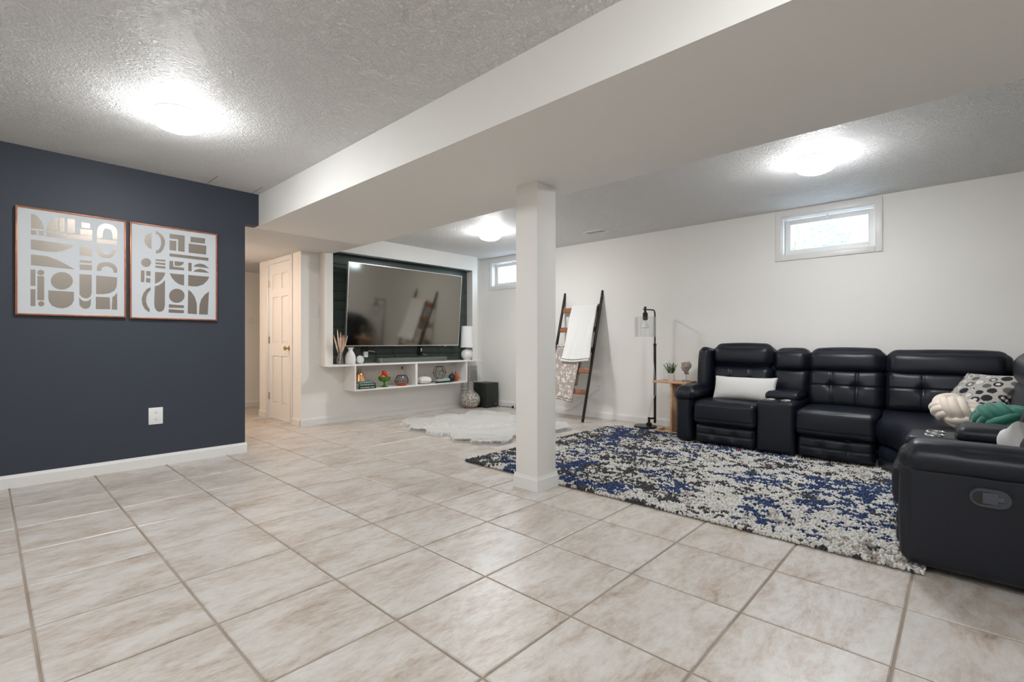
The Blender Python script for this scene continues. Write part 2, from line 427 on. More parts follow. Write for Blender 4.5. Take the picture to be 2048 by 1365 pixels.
# hairline drywall seams by the navy wall corner
bx('seam', (1.33, 4.60, ZL - 0.0012), (1.334, 4.885, ZL + 0.001), M['slot'], bpy.data.objects['ceiling'])
bx('seam', (1.70, 4.62, ZL - 0.0012), (1.703, 4.885, ZL + 0.001), M['slot'], bpy.data.objects['ceiling'])
# column with its base moulding
colm = struct(bx('column', (2.566, 2.138, 0), (2.772, 2.335, ZB), M['paint'], bev=0.002))
def base_prof(h=0.092, t=0.014): return [(0, 0), (t, 0), (t, h - 0.022), (t * 0.65, h - 0.010), (t * 0.45, h), (0, h)]
cb = MB()
ring = [(0.0005, 0), (0.014, 0), (0.014, 0.075), (0.009, 0.088), (0.006, 0.1), (0.0005, 0.1)]
cx0, cy0, cx1, cy1 = 2.566, 2.138, 2.772, 2.335
vv = []; ff = []
for (d, z) in ring: vv += [(cx0 - d, cy0 - d, z), (cx1 + d, cy0 - d, z), (cx1 + d, cy1 + d, z), (cx0 - d, cy1 + d, z)]
for i in range(len(ring) - 1):
    for k in range(4):
        j = (k + 1) % 4; ff.append((i * 4 + k, i * 4 + j, i * 4 + 4 + j, i * 4 + 4 + k))
cb.add(vv, ff); cb.build('base_moulding', M['trim'], colm)

def baseboard(name, p0, p1, nrm, parent=None):
    """along p0->p1 on the floor, profile standing out along nrm"""
    p0 = Vector((*p0, 0)); p1 = Vector((*p1, 0)); n = Vector((*nrm, 0)); v = []; pr_ = base_prof()
    for p in (p0, p1):
        for (d, z) in pr_: v.append(p + n * d + Vector((0, 0, z)))
    k = len(pr_); f = [tuple(range(k))[::-1], tuple(range(k, 2 * k))] + [(i, (i + 1) % k, k + (i + 1) % k, k + i) for i in range(k)]
    return struct(MB().add(v, f).build(name, M['trim']))
baseboard('baseboard_left', (X0, YN), (1.659, YN), (0, -1))
baseboard('baseboard_left_end', (1.645, YN), (1.645, YN + 0.12), (1, 0))
baseboard('baseboard_far', (2.586, YTV), (XR, YTV), (0, -1))
baseboard('baseboard_right', (XR, Y0), (XR, YTV - 0.014), (-1, 0))
baseboard('baseboard_rear', (X0, Y0), (XR - 0.014, Y0), (0, 1))
baseboard('baseboard_side', (X0, Y0), (X0, YN), (1, 0))
baseboard('baseboard_closet', (2.60, YTV - 0.0135), (2.60, DY0 - 0.072), (-1, 0))
baseboard('baseboard_closet', (2.60, DY1 + 0.072), (2.60, 7.18), (-1, 0))
baseboard('baseboard_hall_end', (1.1, YH), (XR, YH), (0, -1))

# windows
def window(name, ya, yb, trim_out):
    w = struct(empty(name, (XR, (ya + yb) / 2, WZ[0])))
    za, zb = WZ; t = trim_out; zt = min(zb + t, ZR - 0.006)
    c = MB()
    for lo, hi in (((XR - 0.016, ya - t, za - t), (XR, ya, zt)), ((XR - 0.016, yb, za - t), (XR, yb + t, zt)),
                   ((XR - 0.016, ya, za - t), (XR, yb, za)), ((XR - 0.016, ya, zb), (XR, yb, zt))): c.box(lo, hi, 0.004)
    c.build('casing', M['trim'], w, smooth=30, world=True)
    j = MB(); s = 0.012
    for lo, hi in (((XR - 0.002, ya, za), (XR + 0.2, ya + s, zb)), ((XR - 0.002, yb - s, za), (XR + 0.2, yb, zb)),
                   ((XR - 0.002, ya + s, za), (XR + 0.2, yb - s, za + s)), ((XR - 0.002, ya + s, zb - s), (XR + 0.2, yb - s, zb))): j.box(lo, hi)
    j.build('jamb', M['trim'], w, world=True)
    a, b, zc, zd = ya + s + 0.003, yb - s - 0.003, za + s + 0.003, zb - s - 0.008
    q = 0.05; f = MB(); x0_, x1_ = XR + 0.085, XR + 0.125
    for lo, hi in (((x0_, a, zc), (x1_, a + q, zd)), ((x0_, b - q, zc), (x1_, b, zd)),
                   ((x0_, a + q, zc), (x1_, b - q, zc + q)), ((x0_, a + q, zd - q), (x1_, b - q, zd))): f.box(lo, hi, 0.004)
    sash = f.build('sash', M['trim'], w, smooth=30, world=True)
    p = MB().box((x0_ + 0.018, a + q - 0.004, zc + q - 0.004), (x0_ + 0.022, b - q + 0.004, zd - q + 0.004))
    p.build('pane', M['pane'], w, world=True)
    ym = (a + b) / 2
    MB().box((x0_ - 0.010, ym - 0.05, zd - 0.022), (x0_, ym + 0.05, zd - 0.014), 0.002).box((x0_ - 0.014, ym - 0.008, zd - 0.03), (x0_, ym + 0.008, zd + 0.012), 0.002).build('latch', M['white'], w, world=True)
    return w
window('window_1', *WIN[0], 0.056)
window('window_2', *WIN[1], 0.056)
# outside: raised ground and a shrub by the window
gr = MB().box((XR + 0.2, -4, 1.60), (14, 10, 1.72)).build('ground', mat('gravel', (0.30, 0.31, 0.33), 0.9, col2=(0.42, 0.43, 0.45), nscale=14)); struct(gr)
def shrub(cx, cy, cz, r, n, seed):
    t = empty('shrub', (cx, cy, 1.72), label='blown-out pale green shrub seen outside the larger window', cat='shrub')
    R = random.Random(seed); V = []; Q = []
    for i in range(n):
        d = Vector((R.gauss(0, 1), R.gauss(0, 1), R.gauss(0, 1))).normalized() * r * R.uniform(0.4, 1) ** 0.5
        c = Vector((d.x, d.y * 1.5, cz - 1.72 + d.z * 0.9)); u = Vector((R.gauss(0, 1), R.gauss(0, 1), R.gauss(0, 1))).normalized()
        w = u.cross(Vector((R.gauss(0, 1), R.gauss(0, 1), 0.3))).normalized(); k = len(V); l = R.uniform(0.014, 0.030)
        V += [c - u * l, c + w * l * 0.5, c + u * l, c - w * l * 0.5]; Q.append((k, k + 1, k + 2, k + 3))
    m = MB(); m.v = [tuple(p) for p in V]; m.f = Q
    m.build('foliage', M['shrub'], t)
    MB().tube([(0, 0, 0), (0.02, 0.03, (cz - 1.72) * 0.6), (0, 0, cz - 1.72)], [0.03, 0.022, 0.01], 7).build('stem', M['knotwood'], t)
shrub(7.6, 1.70, 2.42, 0.42, 2400, 3)

# door in the side hall
door = struct(empty('door_1', (2.60, (DY0 + DY1) / 2, 0)))
xf = 2.612
sl = MB().box((xf + 0.012, DY0, 0.010), (xf + 0.04, DY1, DZ))
Wd = DY1 - DY0; st = 0.105
rows = [(0.066, 0.165), (0.215, 0.515), (0.595, 0.905)]
zs = [(DZ - b_ * 2.04, DZ - a_ * 2.04) for a_, b_ in rows]
cols_ = [(DY0 + st, (DY0 + DY1) / 2 - 0.045), ((DY0 + DY1) / 2 + 0.045, DY1 - st)]
for (a, b) in ((DY0, DY0 + st), (DY1 - st, DY1), ((DY0 + DY1) / 2 - 0.045, (DY0 + DY1) / 2 + 0.045)): sl.box((xf, a, 0.010), (xf + 0.012, b, DZ))
zz = [0.010] + [q for p in zs[::-1] for q in p] + [DZ]
for i in range(0, len(zz), 2):
    for (a, b) in cols_: sl.box((xf, a, zz[i]), (xf + 0.012, b, zz[i + 1]))
sl.build('door_slab', M['trim'], door, world=True)
for (a, b) in cols_:
    for (c, d) in zs:
        e = 0.006; h = 0.030; m = MB(); v = []
        for (ins, dx) in ((e, 0.0118), (e + h, 0.003)): v += [(xf + dx, a + ins, c + ins), (xf + dx, b - ins, c + ins), (xf + dx, b - ins, d - ins), (xf + dx, a + ins, d - ins)]
        m.add(v, [(4, 5, 6, 7), (0, 1, 5, 4), (1, 2, 6, 5), (2, 3, 7, 6), (3, 0, 4, 7)]); m.build('panel', M['trim'], door, world=True)
for z in (0.30, 1.05, 1.80):
    hg = MB().box((xf - 0.004, DY1 - 0.012, z - 0.045), (xf + 0.004, DY1 + 0.006, z + 0.045)).tube([(xf - 0.008, DY1 + 0.004, z - 0.048), (xf - 0.008, DY1 + 0.004, z + 0.048)], 0.006, 8)
    hg.build('hinge', M['nickel'], door, world=True, smooth=40)
kn = MB().lathe([(0.03, 0), (0.03, 0.006), (0.012, 0.010), (0.010, 0.032), (0.022, 0.040), (0.028, 0.052), (0.024, 0.064), (0.008, 0.070)], 20)
kn.xform(Matrix.Translation((xf, DY0 + 0.065, 0.945)) @ Matrix.Rotation(-math.pi / 2, 4, 'Y')); kn.build('door_knob', M['brass'], door, smooth=40, world=True)
cs = MB()
for lo, hi in (((2.588, DY0 - 0.066, 0), (2.60, DY0 - 0.003, DZ + 0.066)), ((2.588, DY1 + 0.003, 0), (2.60, DY1 + 0.066, DZ + 0.066)), ((2.588, DY0 - 0.003, DZ + 0.004), (2.60, DY1 + 0.003, DZ + 0.066))): cs.box(lo, hi, 0.003)
cs.build('casing', M['trim'], door, smooth=30, world=True)

# ------------------------------------------------------------------ ceiling lights
def ceiling_light(x, y, z, label, m=None, r=0.128, group='round flush ceiling lights'):
    t = empty('ceiling_light', (x, y, z), label=label, cat='ceiling light', group=group)
    MB().lathe([(r * 0.9, 0), (r * 0.93, -0.004), (r * 0.93, -0.036), (r * 0.90, -0.040), (r * 0.5, -0.040)], 40).build('base_ring', M['white'], t, smooth=40)
    MB().lathe([(r * 0.9, -0.0405), (r * 1.0, -0.047), (r * 1.03, -0.058), (r * 1.0, -0.074), (r * 0.86, -0.092), (r * 0.6, -0.106), (r * 0.3, -0.113), (0.004, -0.115)], 40).build('glass_dome', m or M['lampglass'], t, smooth=60)
    return t
ceiling_light(0.80, 3.50, ZL, 'lit round flush ceiling light above the navy wall and framed art')
ceiling_light(4.17, 0.80, ZR, 'lit round flush ceiling light above the black sofa and near window')
ceiling_light(4.21, 4.26, ZR, 'lit round flush ceiling light left of the column near the television')
ceiling_light(0.80, 0.0, ZL, 'added round flush ceiling light, out of view above the camera')  # assumed fixture, added out of view to light the foreground
ceiling_light(-1.35, 1.75, ZL, 'added round flush fill light on the ceiling, unseen left of the camera')  # unseen extra fixture, added to even the light so the visible ones stay dimmer
ceiling_light(1.62, 6.45, ZB, 'warm flush ceiling light in the side hall behind the navy wall', M['lampwarm'])

# ------------------------------------------------------------------ soft shapes
def puff(dims, r=0.05, bulge=(0, 0, 0), n=(10, 10, 10), k=4, creases=(), wr=0.0, seed=0, power=0.7, pinch=0.0):
    """cushion: rounded box of full size dims, faces bulged, creases on faces.
    creases: (axis, sign, kind, a, b, depth, width): kind 'u'/'v' a line across the face at a (other two axes in order), 'p' a tuft at (a, b)"""
    h = np.array(dims) / 2.0; r = min(r, h.min() * 0.98)
    def ax(i):
        e = h[i] - r
        c = [math.tan(math.radians(45 * j / k)) for j in range(k)]
        left = [-(e + r * (1.0 - 0.0) * 1.0)] if False else []
        out = [-e - r * math.tan(math.radians(45 * j / k)) for j in range(k, 0, -1)]
        mid = [-e + 2 * e * j / n[i] for j in range(n[i] + 1)]
        return np.array(out + mid + [-q for q in out[::-1]])
    A = [ax(0), ax(1), ax(2)]; idx = {}; V = []; F = []
    def vid(p):
        key = (round(p[0], 6), round(p[1], 6), round(p[2], 6))
        if key not in idx: idx[key] = len(V); V.append(p)
        return idx[key]
    for a in range(3):
        b, c = (a + 1) % 3, (a + 2) % 3
        for s in (-1, 1):
            for i in range(len(A[b]) - 1):
                for j in range(len(A[c]) - 1):
                    q = []
                    for (di, dj) in ((0, 0), (1, 0), (1, 1), (0, 1)):
                        p = [0, 0, 0]; p[a] = s * h[a]; p[b] = A[b][i + di]; p[c] = A[c][j + dj]; q.append(vid(p))
                    F.append(tuple(q) if s > 0 else tuple(q[::-1]))
    P = np.array(V); p = P / h
    q = np.clip(P, -(h - r), h - r); o = P - q; L = np.linalg.norm(o, axis=1, keepdims=True)
    out = q + np.where(L > 1e-9, o / np.maximum(L, 1e-9) * r, 0)
    w = np.clip(1 - p ** 2, 0, 1) ** power
    d = np.zeros_like(out)
    for i in range(3):
        j, l = (i + 1) % 3, (i + 2) % 3
        d[:, i] += bulge[i] * np.sign(p[:, i]) * np.abs(p[:, i]) ** 3 * w[:, j] * w[:, l]
    for (a, s, kind, u0, v0, dep, wid) in creases:
        j, l = [t for t in range(3) if t != a]
        on = (p[:, a] * s > 0.85)
        U = out[:, j]; Vv = out[:, l]
        if kind == 'u': f = np.exp(-((U - u0) / wid) ** 2)
        elif kind == 'v': f = np.exp(-((Vv - v0) / wid) ** 2)
        else: f = np.exp(-(((U - u0) ** 2 + (Vv - v0) ** 2) / wid ** 2))
        d[:, a] -= np.where(on, s * dep * f, 0)
    if wr > 0:
        R = np.random.RandomState(seed)
        for t in range(7):
            kd = R.normal(size=3); kd /= np.linalg.norm(kd); fr = R.uniform(18, 55); ph = R.uniform(0, 6.28)
            edge = np.max(np.abs(p), axis=1) ** 2
            nrm = o / np.maximum(L, 1e-9)
            d += nrm * (wr * np.sin(out @ kd * fr + ph) * np.sort(np.abs(p), axis=1)[:, 1] ** 3 * 0.5)[:, None]
    if pinch > 0:                                                     # pull the four outline corners (pillows): axes x and z
        cor = np.abs(p[:, 0]) ** 6 * np.abs(p[:, 2]) ** 6
        mid = (np.abs(p[:, 0]) ** 4 * (1 - np.abs(p[:, 2]) ** 2) ), (np.abs(p[:, 2]) ** 4 * (1 - np.abs(p[:, 0]) ** 2))
        d[:, 0] -= pinch * np.sign(p[:, 0]) * mid[0]; d[:, 2] -= pinch * np.sign(p[:, 2]) * mid[1]
    return out + d, F

def place(V, loc, rot=None):
    V = np.asarray(V)
    if rot is not None: V = V @ np.array(rot.to_3x3()).T
    return V + np.array(loc)

# ------------------------------------------------------------------ the sectional sofa
sofa = empty('sectional_sofa', (4.30, 0.80, 0.0), label='large black leather reclining sectional sofa standing on the shag rug', cat='sofa')
F1 = Matrix(((0, 1, 0, 4.78), (-1, 0, 0, 2.155), (0, 0, 1, 0), (0, 0, 0, 1)))       # (s, d, z): s runs along -Y, d into the wall +X
F2 = Matrix(((-1, 0, 0, 3.87), (0, -1, 0, 0.235), (0, 0, 1, 0), (0, 0, 0, 1)))       # s runs along -X, d along -Y
def sp(name, fr, s, d, z, parent=None, tilt=0.0, r=0.05, bulge=(0, 0, 0), n=(10, 6, 8), creases=(), wr=0.0015, m='leather', label=None, seed=0, tz=0.0, shear=None):
    """a cushion given by ranges in sofa space; tilt leans it back about its lower edge"""
    dims = (s[1] - s[0], d[1] - d[0], z[1] - z[0])
    V, F = puff(dims, r, bulge, n, 5, creases, wr, seed)
    if shear is not None: V = shear(V)
    if tilt: V = place(place(V, (0, 0, dims[2] / 2)), (0, 0, -dims[2] / 2), Matrix.Rotation(-tilt, 4, 'X')) if False else place(V @ np.array(Matrix.Rotation(-tilt, 3, 'X')).T, (0, 0, 0))
    V = place(V, ((s[0] + s[1]) / 2, (d[0] + d[1]) / 2, (z[0] + z[1]) / 2))
    V = place(V @ np.array(fr.to_3x3()).T, fr.translation)
    mb = MB(); mb.v = [tuple(p) for p in V]; mb.f = F
    o = mb.build(name, M[m], parent or sofa, smooth=70, world=True)
    if label: o['label'] = label
    return o
def tuft_lines(w, hgt, z_off=0.0, dep=0.012, ax=1, sg=-1):
    """two upright seams, one level seam, buttons where they cross; face coordinates are (s, z)"""
    u1 = w / 6; c = []
    for u in (-u1, u1):
        c += [(ax, sg, 'u', u, 0, dep * 0.42, 0.010), (ax, sg, 'p', u, z_off, dep * 1.3, 0.040)]
    c += [(ax, sg, 'v', 0, z_off, dep * 0.42, 0.010)]
    return c
def recliner(fr, s0, s1, top, seed=0):
    w = s1 - s0
    sp('footrest', fr, (s0 + 0.012, s1 - 0.012), (0.0, 0.10), (0.035, 0.225), r=0.04, bulge=(0, 0.018, 0), n=(54, 4, 22), creases=tuft_lines(w, 0.19, 0.0, 0.012), wr=0.002, seed=seed)
    sp('seat_cushion', fr, (s0, s1), (-0.02, 0.56), (0.225, 0.445), r=0.045, bulge=(0, 0.012, 0.016), n=(14, 30, 26), creases=((1, -1, 'v', 0, -0.066, 0.006, 0.008), (2, 1, 'v', 0, -0.232, 0.005, 0.009)), wr=0.002, seed=seed + 1)
    bk = sp('back_cushion', fr, (s0 - 0.0, s1 + 0.0), (0.46, 0.66), (0.405, 0.775), tilt=0.16, r=0.065, bulge=(0, 0.04, 0.01), n=(56, 4, 36), creases=tuft_lines(w, 0.36, 0.02, 0.020), wr=0.002, seed=seed + 2)
    sp('headrest_cushion', fr, (s0 - 0.005, s1 + 0.005), (0.485, 0.74), (top - 0.235, top), tilt=0.10, r=0.085, bulge=(0.01, 0.035, 0.02), n=(14, 6, 10), wr=0.004, seed=seed + 3)
    return bk
def console(fr, s0, s1, seed=0):
    c = sp('console', fr, (s0, s1), (-0.012, 0.60), (0.03, 0.495), r=0.035, bulge=(0, 0.006, 0.004), n=(6, 10, 10), wr=0.0008, seed=seed)
    sp('console_lid', fr, (s0 + 0.008, s1 - 0.008), (0.205, 0.52), (0.478, 0.562), c, r=0.038, bulge=(0, 0.006, 0.012), n=(8, 10, 3), creases=((2, 1, 'u', 0.10, 0, 0.003, 0.005),), wr=0.001, seed=seed)
    for q in (0.29, 0.71):
        p = fr @ Vector((s0 + (s1 - s0) * q, 0.115, 0.492))
        rim = [(0.036, 0.001), (0.036, -0.0), (0.036, 0.008), (0.040, 0.011), (0.046, 0.009), (0.047, 0.004), (0.046, 0.0)]
        cupv = MB().lathe([(0.005, -0.0), (0.036, 0.0012), (0.0375, 0.009), (0.042, 0.0115), (0.046, 0.009), (0.047, 0.0)], 28, p)
        cupv.build('cup_holder', M['chrome'], c, smooth=40, world=True)['label'] = 'shiny chrome cup holder ring'
    return c
# wing along the window wall
def arm(fr, s0, s1, d1, mirror, seed=0, fo=0.0):
    body = sp('arm', fr, (s0 + (0.0 if not mirror else 0.018), s1 - (0.018 if not mirror else 0.0)), (-0.005 + fo, d1), (0.03, 0.50), r=0.05, bulge=(0.006, 0.012, 0), n=(6, 16, 12), wr=0.0012, seed=seed)
    def droop(V):
        V = V.copy(); f = np.clip((-V[:, 1] - 0.20) / 0.25, 0, 1); V[:, 2] -= 0.05 * f ** 2; return V
    sp('arm_pad', fr, (s0 - 0.012, s1 + 0.012), (-0.040 + fo * 1.9, d1 - 0.05), (0.435, 0.578), r=0.068, bulge=(0.01, 0.01, 0.012), n=(10, 26, 6), shear=droop,
       creases=tuple((2, 1, 'p', -0.10 + 0.033 * i, -0.27, 0.010, 0.014) for i in range(7)) + tuple((1, -1, 'u', -0.095 + 0.03 * i, 0, 0.007, 0.008) for i in range(7)), wr=0.003, seed=seed)
    return body
arm(F1, 0.0, 0.185, 0.62, False, 11)
recliner(F1, 0.185, 0.765, 0.995, 20)
sp('back_wing', F1, (0.06, 0.185), (0.40, 0.72), (0.50, 0.955), tilt=0.12, r=0.055, bulge=(0.012, 0.01, 0.01), n=(4, 6, 10), wr=0.002, seed=5)
console(F1, 0.770, 1.078, 30)
sp('back_cushion', F1, (0.775, 1.088), (0.50, 0.68), (0.50, 0.765), tilt=0.14, r=0.06, bulge=(0.0, 0.035, 0.01), n=(8, 4, 8), wr=0.003, seed=33)
sp('headrest_cushion', F1, (0.773, 1.092), (0.50, 0.74), (0.715, 0.955), tilt=0.10, r=0.08, bulge=(0.008, 0.035, 0.012), n=(10, 6, 8), wr=0.003, seed=34)
recliner(F1, 1.083, 1.655, 0.955, 40)
# outer shell of the backs along the wall
sp('back_panel', F1, (0.10, 2.68), (0.62, 0.745), (0.05, 0.84), r=0.05, n=(20, 4, 10), wr=0.0, seed=1)
# corner wedge: seat with a curved front between the two wings
def wedge_seat():
    pts = [(4.765, 0.492), (4.70, 0.44), (4.60, 0.385), (4.45, 0.335), (4.25, 0.295), (4.05, 0.268), (3.875, 0.255)]
    inner = pts + [(3.875, -0.42), (5.34, -0.42), (5.34, 0.492)]
    def loft(levels, name, seed):
        mb = MB(); n = len(inner); V = []; Fc = []
        cx = sum(p[0] for p in inner) / n; cy = sum(p[1] for p in inner) / n
        for (z, off) in levels:
            for i, (x, y) in enumerate(inner):
                d = Vector((x - cx, y - cy)); fr_ = 1.0 if 0 < i < 6 else 0.25
                t = (Vector(pts[min(i + 1, 6)]) - Vector(pts[max(i - 1, 0)])) if i < 7 else Vector((0, 0))
                nn = Vector((-t.y, t.x)) if i < 7 else -d
                if i < 7 and nn.dot(d) < 0: nn = -nn
                if nn.length > 0: nn.normalize()
                V.append((x + nn.x * off, y + nn.y * off, z))
        for k in range(len(levels) - 1):
            for i in range(n):
                j = (i + 1) % n; Fc.append((k * n + i, k * n + j, (k + 1) * n + j, (k + 1) * n + i))
        Fc.append(tuple(range(n))[::-1]); Fc.append(tuple((len(levels) - 1) * n + i for i in range(n)))
        mb.add(V, Fc); return mb.build(name, M['leather'], sofa, smooth=50, world=True)
    loft([(0.225, -0.03), (0.24, -0.005), (0.30, 0.014), (0.36, 0.016), (0.405, 0.0), (0.43, -0.03), (0.44, -0.08), (0.442, -0.14)], 'seat_cushion', 1)
    loft([(0.035, -0.03), (0.05, -0.015), (0.12, -0.004), (0.122, -0.012), (0.126, -0.004), (0.20, -0.008), (0.216, -0.025)], 'base_panel', 2)
wedge_seat()
w1 = 0.76
sp('back_cushion', F1, (1.66, 2.42), (0.46, 0.66), (0.415, 0.775), tilt=0.16, r=0.065, bulge=(0, 0.04, 0.01), n=(64, 4, 36), creases=tuft_lines(w1, 0.36, 0.02, 0.020), wr=0.002, seed=50)
sp('headrest_cushion', F1, (1.66, 2.435), (0.49, 0.74), (0.705, 0.945), tilt=0.10, r=0.085, bulge=(0.01, 0.035, 0.015), n=(14, 6, 10), wr=0.004, seed=51)
# second wing: console, then the recliner with the near arm
sp('back_cushion', F2, (-1.42, -0.03), (0.50, 0.68), (0.415, 0.765), tilt=0.14, r=0.06, bulge=(0.0, 0.03, 0.01), n=(16, 4, 10), wr=0.002, seed=60)
sp('headrest_cushion', F2, (-1.42, -0.03), (0.52, 0.76), (0.705, 0.945), tilt=0.10, r=0.08, bulge=(0.0, 0.03, 0.012), n=(16, 6, 8), wr=0.003, seed=61)
console(F2, 0.0, 0.31, 62)
recliner(F2, 0.315, 0.885, 0.955, 70)
sp('back_cushion', F2, (0.0, 0.31), (0.50, 0.68), (0.50, 0.765), tilt=0.14, r=0.06, bulge=(0.0, 0.03, 0.01), n=(8, 4, 8), wr=0.002, seed=75)
near_arm = arm(F2, 0.888, 1.072, 0.66, True, 80, 0.032)
sp('back_panel', F2, (-1.60, 1.03), (0.64, 0.76), (0.05, 0.84), r=0.05, n=(20, 4, 10), wr=0.0, seed=1)
# recliner handle in the outer side of the near arm
hx = 2.7865
def stadium(cy, cz, hw, hh, n=10):
    pts = []
    for i in range(n + 1): a = -math.pi / 2 + math.pi * i / n; pts.append((cy + hw - hh + hh * math.cos(a), cz + hh * math.sin(a)))
    for i in range(n + 1): a = math.pi / 2 + math.pi * i / n; pts.append((cy - hw + hh + hh * math.cos(a), cz + hh * math.sin(a)))
    return pts
hp = MB().prism(stadium(-0.081, 0.386, 0.062, 0.037), 0, hx - 0.008, hx + 0.012).build('recliner_handle', mat('handle_plastic', (0.045, 0.052, 0.066), 0.4), near_arm, smooth=40, world=True)
hp['label'] = 'oval pull-lever recess plate'
MB().prism(stadium(-0.062, 0.386, 0.036, 0.026), 0, hx - 0.0095, hx - 0.007).build('lever_recess', M['black'], near_arm, world=True)
MB().box((hx - 0.013, -0.105, 0.364), (hx - 0.009, -0.058, 0.408), 0.0015).box((hx - 0.013, -0.122, 0.377), (hx - 0.009, -0.103, 0.395), 0.0015).build('lever', mat('lever_plastic', (0.06, 0.068, 0.085), 0.35), near_arm, world=True)
for (x, y) in ((4.86, 2.07), (5.45, 2.07), (4.86, 0.60), (2.90, 0.12), (2.90, -0.40), (3.80, -0.40), (5.35, -0.40)):
    MB().lathe([(0.026, 0.0215), (0.03, 0.05)], 12, (x, y, 0)).build('foot', M['black'], sofa, world=True, smooth=40)

# ------------------------------------------------------------------ shag rug
rug = empty('shag_rug', (4.0, 1.58, 0.0), label='cream, black and blue abstract shag rug under the black sofa', cat='rug')
rx0, rx1, ry0, ry1 = 2.785, 5.165, 0.125, 3.13
bx('backing', (rx0 + 0.01, ry0 + 0.01, 0.0), (rx1 - 0.01, ry1 - 0.01, 0.007), mat('jute_backing', (0.16, 0.12, 0.09), 0.9), rug, world=True)
def shag():
    R = np.random.RandomState(7); sp_ = 0.0125
    gx, gy = np.meshgrid(np.arange(rx0 + 0.006, rx1, sp_), np.arange(ry0 + 0.006, ry1, sp_)); gx = gx.ravel(); gy = gy.ravel()
    n = len(gx); gx = gx + R.uniform(-0.006, 0.006, n); gy = gy + R.uniform(-0.006, 0.006, n)
    gx = np.clip(gx, rx0 + 0.004, rx1 - 0.004); gy = np.clip(gy, ry0 + 0.004, ry1 - 0.004)
    rad = R.uniform(0.0065, 0.0105, n); hgt = R.uniform(0.012, 0.024, n)
    lx = R.normal(0, 0.006, n); ly = R.normal(0, 0.006, n)
    big = fbm(gx * 1.9 + 3, gy * 1.9, 3, 21); med = fbm(gx * 15, gy * 11, 3, 5); fine = fbm(gx * 46, gy * 36, 2, 9)
    grad = (gy - ry0) / (ry1 - ry0)                                     # the far end of the rug has more black
    dark = med * 0.52 + fine * 0.48 + (big - 0.5) * 0.22 + 0.15 * np.clip(grad - 0.40, 0, 1)
    blue = fbm(gx * 3.4 + 11, gy * 3.4 + 4, 4, 33) + 0.20 * (0.5 - grad)
    col = np.empty((n, 3)); col[:] = (0.66, 0.64, 0.60); col *= R.uniform(0.82, 1.06, (n, 1))
    is_d = dark > 0.568
    is_b = (blue > 0.555) & (dark > 0.50)
    col[is_d] = np.array((0.022, 0.022, 0.026)) * R.uniform(0.6, 1.8, (is_d.sum(), 1))
    col[is_b] = np.array((0.004, 0.026, 0.105)) * R.uniform(0.6, 1.5, (is_b.sum(), 1))
    tan = (~is_d) & (~is_b) & (fbm(gx * 5 + 40, gy * 5, 3, 77) > 0.60) & (fine > 0.5)
    col[tan] = np.array((0.33, 0.29, 0.26)) * R.uniform(0.8, 1.2, (tan.sum(), 1))
    base = np.stack([gx, gy, np.full(n, 0.006)], 1)
    ang = R.uniform(0, 1.57, n); V = np.zeros((n, 9, 3))
    for k in range(4):
        a = ang + k * np.pi / 2; dx, dy = np.cos(a) * rad, np.sin(a) * rad
        V[:, k] = base + np.stack([dx * 0.7, dy * 0.7, np.zeros(n)], 1)
        V[:, 4 + k] = base + np.stack([dx * 1.05 + lx * 0.6, dy * 1.05 + ly * 0.6, hgt * 0.66], 1)
    V[:, 8] = base + np.stack([lx, ly, hgt], 1)
    V[:, :, 0] = np.clip(V[:, :, 0], rx0 - 0.004, rx1 + 0.004); V[:, :, 1] = np.clip(V[:, :, 1], ry0 - 0.004, ry1 + 0.004)
    off = (np.arange(n) * 9)[:, None]
    q = np.concatenate([off + np.array([k, (k + 1) % 4, 4 + (k + 1) % 4, 4 + k]) for k in range(4)])
    t = np.concatenate([off + np.array([4 + k, 4 + (k + 1) % 4, 8]) for k in range(4)])
    V = V - np.array(rug.location)
    return raw_mesh('pile', V.reshape(-1, 3), q, t, np.repeat(col, 9, 0), smooth=True)
tag(link('pile', shag(), M['shag'], rug), kind='stuff')

# ------------------------------------------------------------------ white fur rug
FUR = [(3.394, 5.027), (3.594, 5.252), (3.756, 5.259), (3.966, 5.075), (4.104, 5.201), (4.316, 5.187), (4.455, 5.01), (4.684, 5.197), (4.868, 5.161), (4.949, 4.948),
       (4.903, 4.865), (4.983, 4.778), (4.864, 4.507), (4.894, 4.415), (5.02, 4.25), (4.93, 4.05), (4.97, 3.83), (4.853, 3.694), (4.884, 3.561), (4.619, 3.295), (4.363, 3.36),
       (4.12, 3.32), (4.00, 3.45), (3.839, 3.463), (3.774, 3.497), (3.573, 3.336), (3.441, 3.35), (3.314, 3.52), (3.293, 3.606), (3.344, 3.683), (3.232, 3.804), (3.394, 4.055),
       (3.279, 4.179), (3.275, 4.337), (3.389, 4.497), (3.283, 4.696), (3.404, 4.831)]
furrug = empty('fur_rug', (4.1, 4.3, 0.0), label='white faux fur rug with scalloped outline lying on the tiles', cat='rug')
def inside(poly, x, y):
    c = np.zeros(len(x), bool); n = len(poly)
    for i in range(n):
        x1, y1 = poly[i]; x2, y2 = poly[i - 1]
        c ^= ((y1 > y) != (y2 > y)) & (x < (x2 - x1) * (y - y1) / (y2 - y1 + 1e-12) + x1)
    return c
